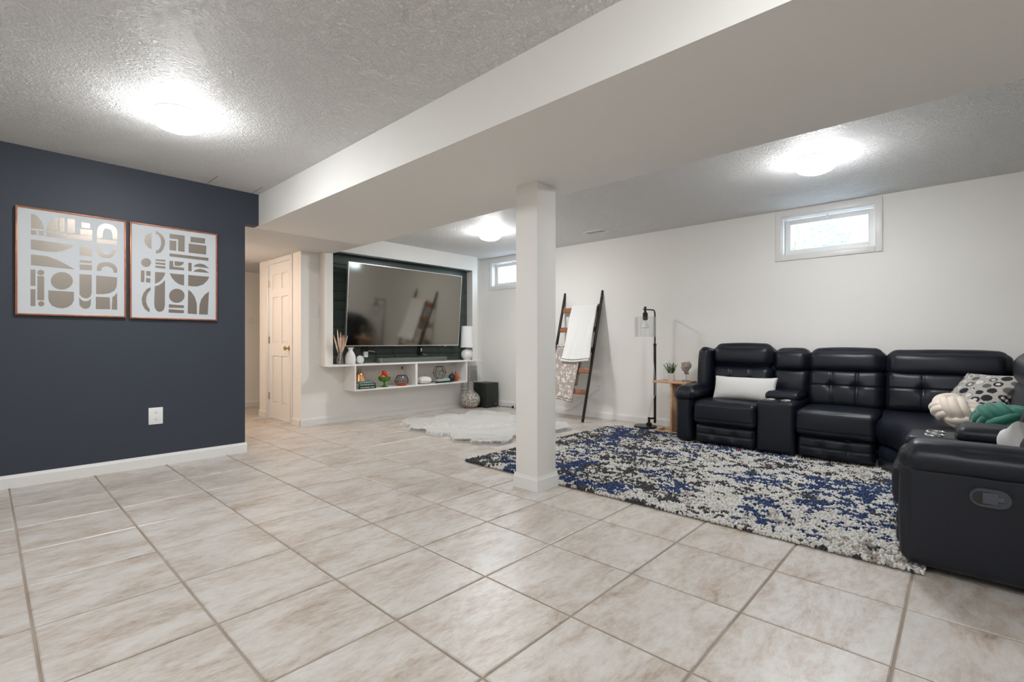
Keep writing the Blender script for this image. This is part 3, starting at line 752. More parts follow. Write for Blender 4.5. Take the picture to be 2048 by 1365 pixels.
def fur():
    R = np.random.RandomState(3)
    cxf, cyf = 4.1, 4.3
    core = [(cxf + (x - cxf) * 0.97, cyf + (y - cyf) * 0.97) for x, y in FUR]
    MB().prism([(x - cxf, y - cyf) for x, y in core], 2, 0.0, 0.012).build('hide', M['fur'], furrug)
    n = 260000; x = R.uniform(3.2, 5.05, n); y = R.uniform(3.25, 5.3, n)
    k = inside(core, x, y); x = x[k][:90000]; y = y[k][:90000]; n = len(x)
    fl_a = fbm(x * 2.2, y * 2.2, 2, 4) * 6.28 * 1.3 + 1.2
    a = fl_a + R.normal(0, 0.5, n); clump = fbm(x * 14, y * 14, 2, 8)
    l = R.uniform(0.030, 0.055, n); w = R.uniform(0.0022, 0.0042, n)
    dirn = np.stack([np.cos(a), np.sin(a), np.zeros(n)], 1); sd = np.stack([-np.sin(a), np.cos(a), np.zeros(n)], 1)
    b = np.stack([x, y, np.full(n, 0.010)], 1); up = np.array((0, 0, 1.0))
    hz = (0.026 + 0.016 * clump + R.uniform(0, 0.008, n))[:, None]
    V = np.zeros((n, 5, 3))
    V[:, 0] = b - sd * w[:, None]; V[:, 1] = b + sd * w[:, None]
    m = b + dirn * (l * 0.45)[:, None] + up * hz * 0.85
    V[:, 2] = m - sd * w[:, None] * 0.8; V[:, 3] = m + sd * w[:, None] * 0.8
    V[:, 4] = b + dirn * l[:, None] + up * hz * 0.8
    off = (np.arange(n) * 5)[:, None]; V = V - np.array(furrug.location)
    me = raw_mesh('fur_pile', V.reshape(-1, 3), off + np.array([1, 0, 2, 3]), off + np.array([3, 2, 4]), smooth=True)
    nr = R.normal(0, 0.22, (n, 3)); nr[:, 2] = 1.0; nr /= np.linalg.norm(nr, axis=1, keepdims=True)     # hairs shade like the lie of the coat
    me.normals_split_custom_set_from_vertices(np.repeat(nr, 5, 0)); return me
tag(link('fur_pile', fur(), M['fur'], furrug), kind='stuff')

# ------------------------------------------------------------------ framed art on the navy wall
FOIL_LEFT = [[(80,617),(79,720),(90,722),(111,711),(132,683),(143,644),(144,623)],
 [(79,606),(107,607),(107,575),(79,574)],
 [(117,608),(146,610),(146,575),(117,574)],
 [(158,616),(164,644),(178,679),(199,710),(220,723),(220,617)],
 [(229,722),(256,723),(256,618),(228,619)],
 [(271,722),(314,724),(313,618),(270,617)],
 [(158,607),(412,614),(413,577),(158,572)],
 [(351,709),(399,709),(399,670),(351,670)],
 [(342,659),(413,661),(412,616),(342,614)],
 [(440,601),(440,662),(450,698),(477,721),(503,726),(535,719),(556,699),(563,669),(563,610),(534,611),(532,650),(524,680),(503,690),(484,683),(475,661),(474,609)],
 [(440,598),(562,602),(559,568),(440,566)],
 [(79,540),(307,532),(290,509),(256,485),(213,469),(166,464),(120,466),(79,469)],
 [(79,432),(120,432),(166,428),(218,409),(265,382),(312,351),(79,356)],
 [(77,325),(102,325),(102,209),(77,208)],
 [(77,185),(102,185),(102,64),(77,64)],
 [(148,309),(147,304),(145,298),(141,294),(137,290),(132,288),(127,288),(122,289),(117,291),(114,295),(112,300),(111,306),(112,311),(114,316),(117,321),(122,325),(127,327),(132,327),(137,326),(141,324),(145,320),(147,315)],
 [(112,282),(147,283),(147,108),(111,109)],
 [(148,84),(147,79),(145,74),(142,69),(138,66),(134,64),(129,64),(125,65),(121,68),(118,72),(116,77),(115,82),(116,87),(118,92),(121,97),(125,100),(129,102),(134,102),(138,101),(142,98),(145,94),(147,89)],
 [(302,264),(300,245),(292,228),(281,213),(266,201),(250,195),(233,194),(216,197),(202,206),(191,219),(184,235),(182,253),(184,271),(191,288),(202,303),(216,315),(233,322),(250,323),(266,320),(281,311),(292,298),(300,282)],
 [(169,183),(308,182),(308,121),(297,88),(275,67),(246,56),(218,58),(189,72),(173,100),(169,125)],
 [(340,460),(340,503),(351,528),(369,537),(389,533),(407,519),(411,503),(411,461)],
 [(340,425),(410,426),(410,408),(340,406)],
 [(340,392),(410,394),(410,354),(340,351)],
 [(339,319),(409,319),(409,181),(402,154),(386,140),(369,138),(351,147),(339,166)],
 [(337,144),(351,124),(369,115),(389,120),(405,138),(404,91),(394,67),(374,58),(354,65),(339,84)],
 [(440,534),(441,500),(450,475),(471,460),(498,458),(524,467),(546,491),(555,530),(531,530),(527,505),(514,490),(495,484),(479,491),(469,511),(467,536)],
 [(439,353),(440,386),(450,409),(477,424),(508,428),(535,421),(554,402),(562,379),(561,350),(540,350),(538,369),(527,385),(503,395),(482,393),(469,379),(463,353)],
 [(435,318),(562,315),(559,244),(546,212),(519,189),(482,178),(435,175)],
 [(433,154),(516,155),(519,63),(433,60)],
 [(532,157),(548,174),(561,196),(562,61),(528,62)]]
FOIL_RIGHT = [[(141,706),(141,572),(121,582),(100,609),(93,637),(102,671),(118,694)],
 [(172,727),(197,713),(219,693),(233,662),(234,629),(222,580),(203,551),(172,539),(172,562),(192,576),(205,608),(208,638),(203,671),(189,695),(172,702)],
 [(266,718),(374,719),(373,580),(326,581),(327,680),(266,679)],
 [(266,662),(314,664),(312,581),(266,581)],
 [(418,717),(527,719),(525,674),(416,671)],
 [(403,656),(536,656),(534,578),(403,578)],
 [(266,554),(552,552),(552,525),(266,529)],
 [(139,462),(138,452),(134,442),(128,434),(120,427),(111,423),(101,422),(92,424),(85,429),(78,436),(75,444),(73,454),(75,464),(78,474),(85,482),(92,488),(101,492),(111,493),(120,492),(128,487),(134,480),(138,472)],
 [(170,492),(236,496),(236,481),(169,480)],
 [(169,468),(236,469),(236,451),(169,453)],
 [(169,441),(236,441),(236,422),(167,423)],
 [(72,390),(96,391),(94,296),(71,296)],
 [(107,389),(136,390),(136,351),(106,351)],
 [(106,333),(135,332),(134,295),(105,297)],
 [(266,492),(291,493),(292,446),(370,444),(369,421),(264,421)],
 [(301,493),(369,492),(359,470),(341,457),(321,454),(301,457)],
 [(401,492),(425,492),(424,420),(400,420)],
 [(437,463),(457,484),(484,494),(518,491),(558,462)],
 [(436,419),(457,438),(487,449),(524,442),(558,420)],
 [(166,388),(236,389),(230,364),(216,335),(197,310),(165,290)],
 [(164,269),(192,282),(216,302),(234,327),(233,113),(228,85),(214,66),(194,60),(175,70),(163,95),(160,128)],
 [(266,387),(370,386),(369,292),(332,302),(304,323),(281,352)],
 [(400,387),(559,386),(542,349),(511,314),(469,294),(433,291),(399,294)],
 [(136,260),(110,243),(89,209),(77,163),(81,117),(97,79),(128,54),(130,81),(116,103),(106,138),(108,178),(118,211),(136,236)],
 [(373,206),(371,189),(364,173),(354,159),(340,149),(325,143),(309,142),(294,146),(281,155),(270,167),(264,182),(262,198),(264,215),(270,231),(281,245),(294,255),(309,261),(325,262),(340,258),(354,250),(364,238),(371,223)],
 [(261,128),(369,123),(367,101),(260,99)],
 [(260,86),(368,82),(367,57),(259,57)],
 [(399,260),(424,241),(448,201),(463,146),(464,52),(396,56)],
 [(556,256),(524,227),(496,183),(484,133),(480,52),(547,52)]]

def art(x0, z0, w, h, shapes, label, holder):
    t = empty('framed_art', (x0 + w / 2, YN, z0), label=label, cat='framed art', group='pair of framed foil prints')
    yb, yf = YN, YN - 0.032; q = 0.011; f = MB()
    for lo, hi in (((x0, yf, z0), (x0 + q, yb, z0 + h)), ((x0 + w - q, yf, z0), (x0 + w, yb, z0 + h)), ((x0 + q, yf, z0), (x0 + w - q, yb, z0 + q)), ((x0 + q, yf, z0 + h - q), (x0 + w - q, yb, z0 + h))): f.box(lo, hi, 0.002)
    f.build('frame', M['copperframe'], t, smooth=30, world=True)
    pp = MB().box((x0 + q - 0.001, YN - 0.024, z0 + q - 0.001), (x0 + w - q + 0.001, YN - 0.002, z0 + h - q + 0.001)).build('print', M['paper'], t, world=True)
    for s in shapes:
        MB().prism([(x0 + a / 1000.0, z0 + b / 1000.0) for a, b in s], 1, YN - 0.0252, YN - 0.0235).build('foil_shape', M['foil'], pp, world=True) if False else \
            MB().prism([(x0 + a / 1000.0 - (x0 + w / 2), z0 + b / 1000.0 - z0) for a, b in s], 1, -0.0252, -0.0235).build('foil_shape', M['foil'], pp)
art(0.147, 1.217, 0.617, 0.769, FOIL_LEFT, 'copper-framed print with a large oval over a bowl shape, left of the pair', None)
art(0.787, 1.213, 0.620, 0.772, FOIL_RIGHT, 'copper-framed print with two half domes and tall leaves, beside the hall opening', None)

# ------------------------------------------------------------------ wall plates
def outlet(loc, rz, label, w=0.072, h=0.117):
    t = empty('wall_outlet', loc, rz, label=label, cat='outlet')                # faces local -Y
    MB().box((-w / 2, -0.006, 0), (w / 2, 0.0, h), 0.003).build('plate', M['white'], t, smooth=40)
    for z in (h * 0.30, h * 0.70):
        s = MB().prism([(math.cos(a) * 0.017, z + math.sin(a) * 0.0145) for a in [2 * math.pi * i / 16 for i in range(16)]], 1, -0.0085, -0.005).build('socket', M['white'], t, smooth=40)
        MB().box((-0.008, -0.0092, z - 0.002), (-0.0055, -0.0084, z + 0.008)).box((0.0055, -0.0092, z - 0.002), (0.008, -0.0084, z + 0.007)).box((-0.0025, -0.0092, z - 0.010), (0.0025, -0.0084, z - 0.005)).build('slots', M['slot'], s)
    return t
outlet((0.962, YN, 0.345), 0, 'white wall outlet low on the navy wall', 0.098, 0.138)
outlet((XR, 3.594, 0.342), -math.pi / 2, 'white wall outlet behind the blanket ladder', 0.088, 0.118)
def switch(loc, rz, gangs, label):
    t = empty('light_switch', loc, rz, label=label, cat='light switch'); w = 0.046 * gangs + 0.026
    MB().box((-w / 2, -0.006, 0), (w / 2, 0, 0.115), 0.003).build('plate', M['white'], t, smooth=40)
    for i in range(gangs):
        x = (i - (gangs - 1) / 2) * 0.046
        MB().box((x - 0.005, -0.014, 0.048), (x + 0.005, -0.005, 0.070), 0.002).build('toggle', M['white'], t, smooth=40)
switch((2.83, YH, 1.305), 0, 3, 'white triple light switch on the far wall of the side hall')
switch((2.795, YTV, 1.333), 0, 1, 'white light switch on the wall left of the television niche')

# return air grille beside the niche and ceiling register
def grille(x0, x1, z0, z1):
    t = empty('air_return_grille', ((x0 + x1) / 2, YTV, z0), label='white louvred air return grille on the wall behind the patterned floor vase', cat='vent')
    yb = YTV; f = MB(); q = 0.022
    for lo, hi in (((x0, yb - 0.010, z0), (x0 + q, yb, z1)), ((x1 - q, yb - 0.010, z0), (x1, yb, z1)), ((x0 + q, yb - 0.010, z0), (x1 - q, yb, z0 + q)), ((x0 + q, yb - 0.010, z1 - q), (x1 - q, yb, z1)),
                   (((x0 + x1) / 2 - 0.01, yb - 0.010, z0 + q), ((x0 + x1) / 2 + 0.01, yb, z1 - q))): f.box(lo, hi, 0.002)
    f.build('frame', M['grillewhite'], t, world=True)
    bx('duct_back', (x0 + q, yb - 0.002, z0 + q), (x1 - q, yb - 0.0005, z1 - q), M['darkvoid'], t, world=True)
    n = 16
    for (a, b) in ((x0 + q, (x0 + x1) / 2 - 0.01), ((x0 + x1) / 2 + 0.01, x1 - q)):
        for i in range(n):
            z = z0 + q + (i + 0.5) * (z1 - z0 - 2 * q) / n
            MB().add([(a, yb - 0.009, z - 0.007), (b, yb - 0.009, z - 0.007), (b, yb - 0.003, z + 0.005), (a, yb - 0.003, z + 0.005),
                      (a, yb - 0.008, z - 0.008), (b, yb - 0.008, z - 0.008), (b, yb - 0.002, z + 0.004), (a, yb - 0.002, z + 0.004)],
                     [(0, 1, 2, 3), (7, 6, 5, 4), (0, 4, 5, 1), (2, 6, 7, 3), (0, 3, 7, 4), (1, 5, 6, 2)]).build('louvre', M['grillewhite'], t, world=True)
grille(5.146, 5.521, 0.255, 0.645)
reg = empty('ceiling_register', (5.12, 3.325, ZR), label='small white ceiling air register right of the column', cat='vent')
f = MB()
for lo, hi in (((-0.085, -0.148, -0.007), (-0.060, 0.148, 0)), ((0.060, -0.148, -0.007), (0.085, 0.148, 0)), ((-0.060, -0.148, -0.007), (0.060, -0.125, 0)), ((-0.060, 0.125, -0.007), (0.060, 0.148, 0)), ((-0.060, -0.006, -0.007), (0.060, 0.006, 0))): f.box(lo, hi, 0.002)
f.build('frame', M['white'], reg)
bx('duct_back', (-0.06, -0.125, -0.002), (0.06, 0.125, -0.0005), M['darkvoid'], reg)
for i in range(10):
    for sgn in (-1, 1):
        y = sgn * (0.015 + i * 0.0115)
        MB().box((-0.06, y - 0.001, -0.006), (0.06, y + 0.0035, -0.003)).build('louvre', M['grillewhite'], reg)

# ------------------------------------------------------------------ blanket ladder, throws
def lx(z): return 5.135 + 0.2785 * z
lad = empty('blanket_ladder', (5.135, 3.85, 0.0), label='leaning wooden blanket ladder with black rails and brown rungs', cat='ladder')
RY = (3.545, 4.165); SL = math.atan(0.2785)
for y in RY:
    m = MB().box((-0.016, -0.013, 0), (0.016, 0.013, 1.775), 0.003)
    m.xform(Matrix.Translation((lx(0) + 0.016, y, 0.005)) @ Matrix.Rotation(SL, 4, 'Y')); o = m.build('rail', M['blackmetal'], lad, world=True, smooth=40)
    for z in (0.06, 1.64):
        MB().sphere((lx(z) + 0.004, y, z), 0.007, 10, 6).build('screw', M['white'], o, world=True, smooth=60)
for z in (0.378, 0.648, 0.919, 1.19, 1.463):
    m = MB().box((-0.008, RY[0] + 0.012, -0.035), (0.008, RY[1] - 0.012, 0.035), 0.003)
    m.xform(Matrix.Translation((lx(z) + 0.018, 0, z)) @ Matrix.Rotation(SL, 4, 'Y')); m.build('rung', M['rungwood'], lad, world=True, smooth=40)

def drape(name, y0, y1, ztop, zf, zb, m, label, hem=True, off=0.030, cols=None, seed=1, thick=0.012, lean=0.0, ripple=0.006):
    """cloth folded over a rung: front sheet lies on the ladder slope, back sheet hangs behind"""
    R = np.random.RandomState(seed); ny = 60; prof = []
    
    nf = 60
    for i in range(nf + 1):
        z = zf + (ztop - zf) * i / nf
        prof.append((lx(z) - off * (1.0 - 0.25 * (i / nf)), z, 1.0 - i / nf))
    xt = lx(ztop)
    for i in range(1, 9):
        a = math.pi * i / 9
        prof.append((xt + 0.018 - 0.040 * math.cos(a), ztop + 0.030 * math.sin(a), 0.0))
    for i in range(22):
        z = ztop - (ztop - zb) * i / 21
        prof.append((min(lx(z) + 0.058, XR - 0.02) , z, i / 21.0 * 0.4))
    P = np.array(prof); n = len(P); Y = np.linspace(y0, y1, ny + 1)
    V = np.zeros((n, ny + 1, 3)); u = np.linspace(-1, 1, ny + 1)
    for j, y in enumerate(Y):
        wv = ripple * (np.sin(u[j] * 5.0 + P[:, 1] * 2.0) + 0.6 * np.sin(u[j] * 11 + 1.3 + P[:, 1] * 5)) * (0.25 + P[:, 2])
        V[:, j, 0] = P[:, 0] - np.abs(wv) - 0.004; V[:, j, 1] = (y0 + y1) / 2 + (y - (y0 + y1) / 2) * (1 + lean * P[:, 2]) + 0.006 * np.sin(P[:, 1] * 9 + 2 * u[j])
        V[:, j, 2] = P[:, 1] - 0.012 * P[:, 2] * np.sin(u[j] * 2.2 + seed)
    V = V.reshape(-1, 3); w = ny + 1
    F = [(i * w + j, i * w + j + 1, (i + 1) * w + j + 1, (i + 1) * w + j) for i in range(n - 1) for j in range(ny)]
    t = empty(name, (lx(zf), (y0 + y1) / 2, zf), label=label, cat='blanket')
    mb = MB(); mb.v = [tuple(p) for p in V]; mb.f = F
    c = cols(V) if cols else None
    o = mb.build('cloth', m, t, smooth=80, cols=c, world=True)
    so = o.modifiers.new('thickness', 'SOLIDIFY'); so.thickness = thick; so.offset = 0
    if hem:                                                              # folded layers showing at the lower edge
        for k, (dz, rr, ln) in enumerate(((0.012, 0.015, 0.0), (-0.020, 0.013, 0.02))):
            pts = [(lx(zf) - off - 0.004 - 0.010 * k - 0.005 * math.sin(a * 7 + k), (y0 + y1) / 2 + (y1 - y0) * (a - 0.5) * (1 + lean), zf + dz - 0.012 * math.sin((a * 2 - 1) * 2.2 + seed)) for a in [i / 24 for i in range(25)]]
            hb = MB().tube(pts, rr, 10, flat=1.0); hc = cols(np.array(hb.v)) if cols else None
            hb.build('folded_hem', m, t, smooth=80, cols=hc, world=True)
    return t
drape('throw_blanket', 3.570, 3.965, 1.500, 0.80, 1.15, M['towel'], 'plain white fleece throw draped over the top rung of the ladder', lean=0.12, thick=0.014, off=0.046)
def leopard(V):
    y = V[:, 1] * 1.0; z = V[:, 2] * 1.0
    a = fbm(y * 23 + 0.6 * np.sin(z * 20), z * 17, 2, 4); b = fbm(y * 46 + 5, z * 36, 2, 14)
    band = np.abs(a - 0.53)
    c = np.empty((len(V), 3)); c[:] = (0.40, 0.345, 0.31)
    c[(band < 0.055) & (b > 0.40)] = (0.80, 0.77, 0.74)
    c[(a > 0.65)] = (0.47, 0.41, 0.37)
    return c
drape('throw_blanket', 3.735, 4.135, 0.958, 0.285, 0.45, M['vcol'], 'taupe and white leopard print throw on a lower rung of the ladder', cols=leopard, seed=4, thick=0.012, off=0.012, ripple=0.003)

# ------------------------------------------------------------------ floor lamp
fl = empty('floor_lamp', (5.375, 2.795, 0.0), label='slim dark bronze floor lamp with clear glass cylinder shade', cat='floor lamp')
PX, PY = 5.475, 2.722; HX, HY = 5.262, 2.738
MB().lathe([(0.128, 0.0), (0.132, 0.004), (0.132, 0.020), (0.126, 0.026), (0.03, 0.027)], 40, (5.375, 2.795, 0)).build('base', M['bronze'], fl, world=True, smooth=40)
BX, BY = 5.40, 2.76
MB().lathe([(0.032, 0.027), (0.032, 0.058), (0.014, 0.060), (0.014, 0.125)], 16, (BX, BY, 0)).tube([(BX - 0.02, BY, 0.108), (PX + 0.02, PY, 0.108)], 0.011, 10).build('base_joint', M['bronze'], fl, world=True, smooth=40)
po = MB().tube([(PX, PY, 0.05), (PX, PY, 0.99)], 0.0145, 12).tube([(PX, PY, 0.98), (PX, PY, 1.005)], 0.018, 12)
arc = [(PX, PY, 0.99), (PX, PY, 1.30), (PX, PY, 1.362)]
for i in range(1, 7):
    a = math.pi / 2 * i / 6; arc.append((PX - 0.045 * (1 - math.cos(a)), PY + (HY - PY) * 0.2 * (1 - math.cos(a)), 1.362 + 0.045 * math.sin(a)))
arc += [(HX + 0.02, HY, 1.407), (HX - 0.04, HY, 1.407)]
po.tube(arc, 0.0085, 10); po.build('pole', M['bronze'], fl, world=True, smooth=40)
MB().lathe([(0.012, 1.44), (0.014, 1.43), (0.014, 1.375), (0.028, 1.365), (0.030, 1.30), (0.028, 1.285), (0.02, 1.28)], 18, (HX, HY, 0)).build('socket', M['bronze'], fl, world=True, smooth=40)
MB().lathe([(0.012, 1.282), (0.014, 1.268), (0.030, 1.235), (0.044, 1.205), (0.046, 1.195), (0.040, 1.188), (0.006, 1.186)], 22, (HX, HY, 0)).build('bulb', mat('frosted_bulb', (0.85, 0.85, 0.84), 0.25), fl, world=True, smooth=40)
sh = MB(); pr0 = [(0.030, 1.318), (0.118, 1.318), (0.121, 1.315), (0.121, 1.085), (0.118, 1.085), (0.118, 1.314), (0.030, 1.314)]
n_ = 40; v = []; ff = []
for (r_, z_) in pr0:
    for k in range(n_): v.append((HX + r_ * math.cos(6.28318 * k / n_), HY + r_ * math.sin(6.28318 * k / n_), z_))
for i in range(len(pr0) - 1):
    for k in range(n_): ff.append((i * n_ + k, i * n_ + (k + 1) % n_, (i + 1) * n_ + (k + 1) % n_, (i + 1) * n_ + k))
sh.add(v, ff); sh.build('glass_shade', M['glass'], fl, world=True, smooth=40)
MB().tube([(PX - 0.03, PY, 1.40), (PX - 0.035, PY + 0.004, 1.1), (PX - 0.04, PY + 0.004, 0.85), (PX - 0.012, PY - 0.006, 0.6), (PX - 0.012, PY - 0.01, 0.4), (PX - 0.05, PY + 0.02, 0.27), (BX, BY + 0.01, 0.12)], 0.003, 6).build('cord', M['cordwhite'], fl, world=True, smooth=60)

# ------------------------------------------------------------------ c-shaped side table
tb = empty('side_table', (5.32, 2.42, 0.0), label='light wood c-shaped side table between floor lamp and sofa arm', cat='side table')
TX_0, TX_1, TYa, TYb, TZ = 5.165, 5.46, 2.205, 2.60, 0.585
bx('tabletop', (TX_0, TYa, TZ - 0.022), (TX_1, TYb, TZ), M['pine'], tb, bev=0.003, world=True)
def stick(name, lo, hi): return bx(name, lo, hi, M['pine'], tb, bev=0.002, world=True)
stick('post', (TX_0 + 0.02, 2.372, 0.026), (TX_0 + 0.044, 2.396, TZ - 0.022))
stick('post', (TX_1 - 0.044, 2.372, 0.026), (TX_1 - 0.02, 2.396, TZ - 0.022))
for i in range(6): stick('slat', (TX_0 + 0.064 + i * 0.030, 2.376, 0.026), (TX_0 + 0.076 + i * 0.030, 2.392, TZ - 0.022))
stick('base_rail', (TX_0 + 0.02, 2.30, 0.0), (TX_0 + 0.044, 2.60, 0.026)); stick('base_rail', (TX_1 - 0.044, 2.30, 0.0), (TX_1 - 0.02, 2.60, 0.026))
stick('base_bar', (TX_0 + 0.044, 2.372, 0.0), (TX_1 - 0.044, 2.396, 0.026)); stick('base_bar', (TX_0 + 0.044, 2.576, 0.0), (TX_1 - 0.044, 2.60, 0.026))

# things on the side table
pot = empty('potted_plant', (5.235, 2.41, TZ), label='small green plant in a white pot on the side table', cat='plant')
MB().lathe([(0.030, 0), (0.032, 0.002), (0.043, 0.085), (0.043, 0.09), (0.038, 0.09), (0.036, 0.078), (0.004, 0.078)], 26).build('pot', mat('white_pot', (0.75, 0.74, 0.74), 0.5), pot, smooth=40)
MB().lathe([(0.004, 0.0775), (0.036, 0.0785), (0.004, 0.083)], 16).build('soil', M['soil'], pot)
fo = MB(); R = random.Random(5)
for i in range(44):
    a = R.uniform(0, 6.28); t = R.uniform(0.0, 0.6) ; ln = R.uniform(0.06, 0.135); d = Vector((math.cos(a) * t, math.sin(a) * t, 1)).normalized(); b0 = Vector((math.cos(a) * 0.018, math.sin(a) * 0.018, 0.078))
    fo.tube([b0, b0 + d * ln], [0.0016, 0.0008], 4)
    for k in range(9):
        p = b0 + d * ln * (0.25 + 0.75 * k / 8); u = Vector((R.gauss(0, 1), R.gauss(0, 1), R.uniform(0.0, 1.2))).normalized(); w = u.cross(d).normalized() * 0.005; l = R.uniform(0.014, 0.024)
        fo.add([p, p + u * l * 0.5 + w, p + u * l, p + u * l * 0.5 - w], [(0, 1, 2, 3)])
fo.build('foliage', M['leaf'], pot)
cl = empty('glass_cloche', (5.365, 2.49, TZ), label='clear glass bottle standing behind the potted plant', cat='bottle')
MB().lathe([(0.060, 0.0), (0.064, 0.004), (0.064, 0.13), (0.056, 0.165), (0.036, 0.190), (0.012, 0.200), (0.009, 0.206), (0.013, 0.216), (0.010, 0.226), (0.003, 0.229)], 30).build('glass_body', M['glass'], cl, smooth=50)
hd = empty('head_sculpture', (5.30, 2.262, TZ), label='carved stone head sculpture on a slim rod and square foot', cat='sculpture')
MB().box((-0.042, -0.036, 0), (0.042, 0.036, 0.013), 0.002).build('foot', mat('sculpture_foot', (0.24, 0.22, 0.20), 0.6), hd, smooth=40)
MB().tube([(0, 0, 0.013), (0, 0, 0.10)], 0.0035, 8).build('rod', M['nickel'], hd, smooth=60)
# head profile facing local +Y: (z, front, back, half width)
HP = [(0.078, 0.012, -0.030, 0.004), (0.086, 0.020, -0.030, 0.020), (0.100, 0.022, -0.026, 0.022), (0.114, 0.026, -0.024, 0.023), (0.120, 0.040, -0.026, 0.025), (0.128, 0.050, -0.030, 0.029), (0.134, 0.047, -0.034, 0.031), (0.140, 0.052, -0.040, 0.033),
      (0.146, 0.049, -0.044, 0.034), (0.152, 0.060, -0.046, 0.035), (0.158, 0.058, -0.048, 0.036), (0.168, 0.050, -0.050, 0.038), (0.174, 0.049, -0.050, 0.038), (0.182, 0.053, -0.049, 0.038), (0.194, 0.050, -0.045, 0.036), (0.206, 0.040, -0.036, 0.030), (0.215, 0.022, -0.020, 0.017), (0.218, 0.004, -0.004, 0.004)]
v = []; ff = []; nn_ = 20
for (z, fr_, bk, hw) in HP:
    for k in range(nn_):
        a = 2 * math.pi * k / nn_; c_ = math.cos(a); s_ = math.sin(a); yy = (fr_ + bk) / 2 + (fr_ - bk) / 2 * c_
        nose = 0.55 if (c_ > 0.85 and 0.138 < z < 0.18) else 1.0
        v.append((hw * s_ * (abs(s_) ** 0.0) * nose, yy if c_ < 0.85 else yy, z + 0.0))
for i in range(len(HP) - 1):
    for k in range(nn_): ff.append((i * nn_ + k, i * nn_ + (k + 1) % nn_, (i + 1) * nn_ + (k + 1) % nn_, (i + 1) * nn_ + k))
ff += [tuple(range(nn_))[::-1], tuple((len(HP) - 1) * nn_ + k for k in range(nn_))]
MB().add(v, ff).build('head', M['stone'], hd, smooth=60)
R = random.Random(2); cu = MB()
for i in range(70):
    a = R.uniform(1.15, 5.13); z = R.uniform(0.160, 0.214); k = 1 - ((z - 0.165) / 0.06) ** 2 * 0.62
    cu.sphere((math.sin(a) * 0.037 * k, -0.002 + math.cos(a) * 0.049 * k, z), R.uniform(0.006, 0.010), 7, 5)
for i in range(14):
    a = R.uniform(-1.1, 1.1); cu.sphere((math.sin(a) * 0.03, 0.004 + math.cos(a) * 0.042, R.uniform(0.196, 0.205)), R.uniform(0.006, 0.009), 7, 5)
cu.build('hair', M['stone'], hd, smooth=60)
for s_ in (-1, 1):
    MB().sphere((s_ * 0.036, 0.0, 0.158), 0.009, 8, 6, (0.5, 0.8, 1.3)).build('ear', M['stone'], hd, smooth=60)
    MB().sphere((s_ * 0.016, 0.046, 0.171), 0.006, 8, 6, (1.2, 0.7, 0.6)).build('eye', M['stone'], hd, smooth=60)
hd.rotation_euler = (0, 0, 0.6)

# ------------------------------------------------------------------ pillows
def pillow(name, dims, loc, rot, m, label, cols=None, n=(20, 4, 14), pinch=0.02, wr=0.002, bulge=0.35, seed=0):
    V, Fc = puff((dims[0], 0.03, dims[2]), 0.014, (0, dims[1] / 2 - 0.01, 0), n, 3, (), wr, seed, power=0.55, pinch=pinch)
    mb = MB(); mb.v = [tuple(p) for p in V]; mb.f = Fc
    c = cols(V) if cols else None
    o = mb.build(name, m, None, smooth=80, cols=c); o.location = loc; o.rotation_euler = rot
    return tag(o, label, 'pillow')
pillow('throw_pillow', (0.58, 0.15, 0.25), (5.085, 1.585, 0.563), (math.radians(-20), 0, -math.pi / 2 + 0.02), M['lightcloth'], 'long pale grey lumbar pillow on the leftmost sofa seat', pinch=0.015, seed=3)
def circles(V):
    x = V[:, 0]; z = V[:, 2]; c = np.empty((len(V), 3)); c[:] = (0.40, 0.38, 0.35)
    c *= (0.88 + 0.25 * vnoise(x * 260, z * 260, 3))[:, None]
    R = np.random.RandomState(12); pal = [(0.62, 0.60, 0.57), (0.012, 0.012, 0.013), (0.11, 0.105, 0.10), (0.60, 0.58, 0.55)]
    for i in range(7):
        for j in range(7):
            cx = -0.19 + 0.063 * i + R.uniform(-0.008, 0.008); cz = -0.20 + 0.066 * j + (0.03 if i % 2 else 0); rr = R.uniform(0.022, 0.034)
            k = (i * 2 + j // 2) % 4; p = pal[k if i != 5 else 1]; d = np.hypot(x - cx, (z - cz) * 1.25)
            c[d < rr] = p
            if k in (0, 3) and i != 5: c[(d < rr) & (d > rr - 0.003)] = (0.04, 0.04, 0.04)
            if (i + j) % 3 == 0: c[d < rr * 0.45] = pal[(k + 2) % 4] if i != 5 else pal[0]
    return c
pillow('throw_pillow', (0.44, 0.14, 0.44), (4.955, -0.085, 0.615), (math.radians(-42), 0, -math.pi / 2 - 0.78), M['vcol'], 'grey pillow printed with black and white circles in the sofa corner', cols=circles, n=(90, 3, 90), pinch=0.02, seed=8)
pillow('throw_pillow', (0.44, 0.13, 0.20), (3.36, -0.195, 0.528), (math.radians(-15), 0.22, 0.05), M['lightcloth'], 'plain off-white pillow behind the near sofa arm at the frame edge', pinch=0.03, seed=5)

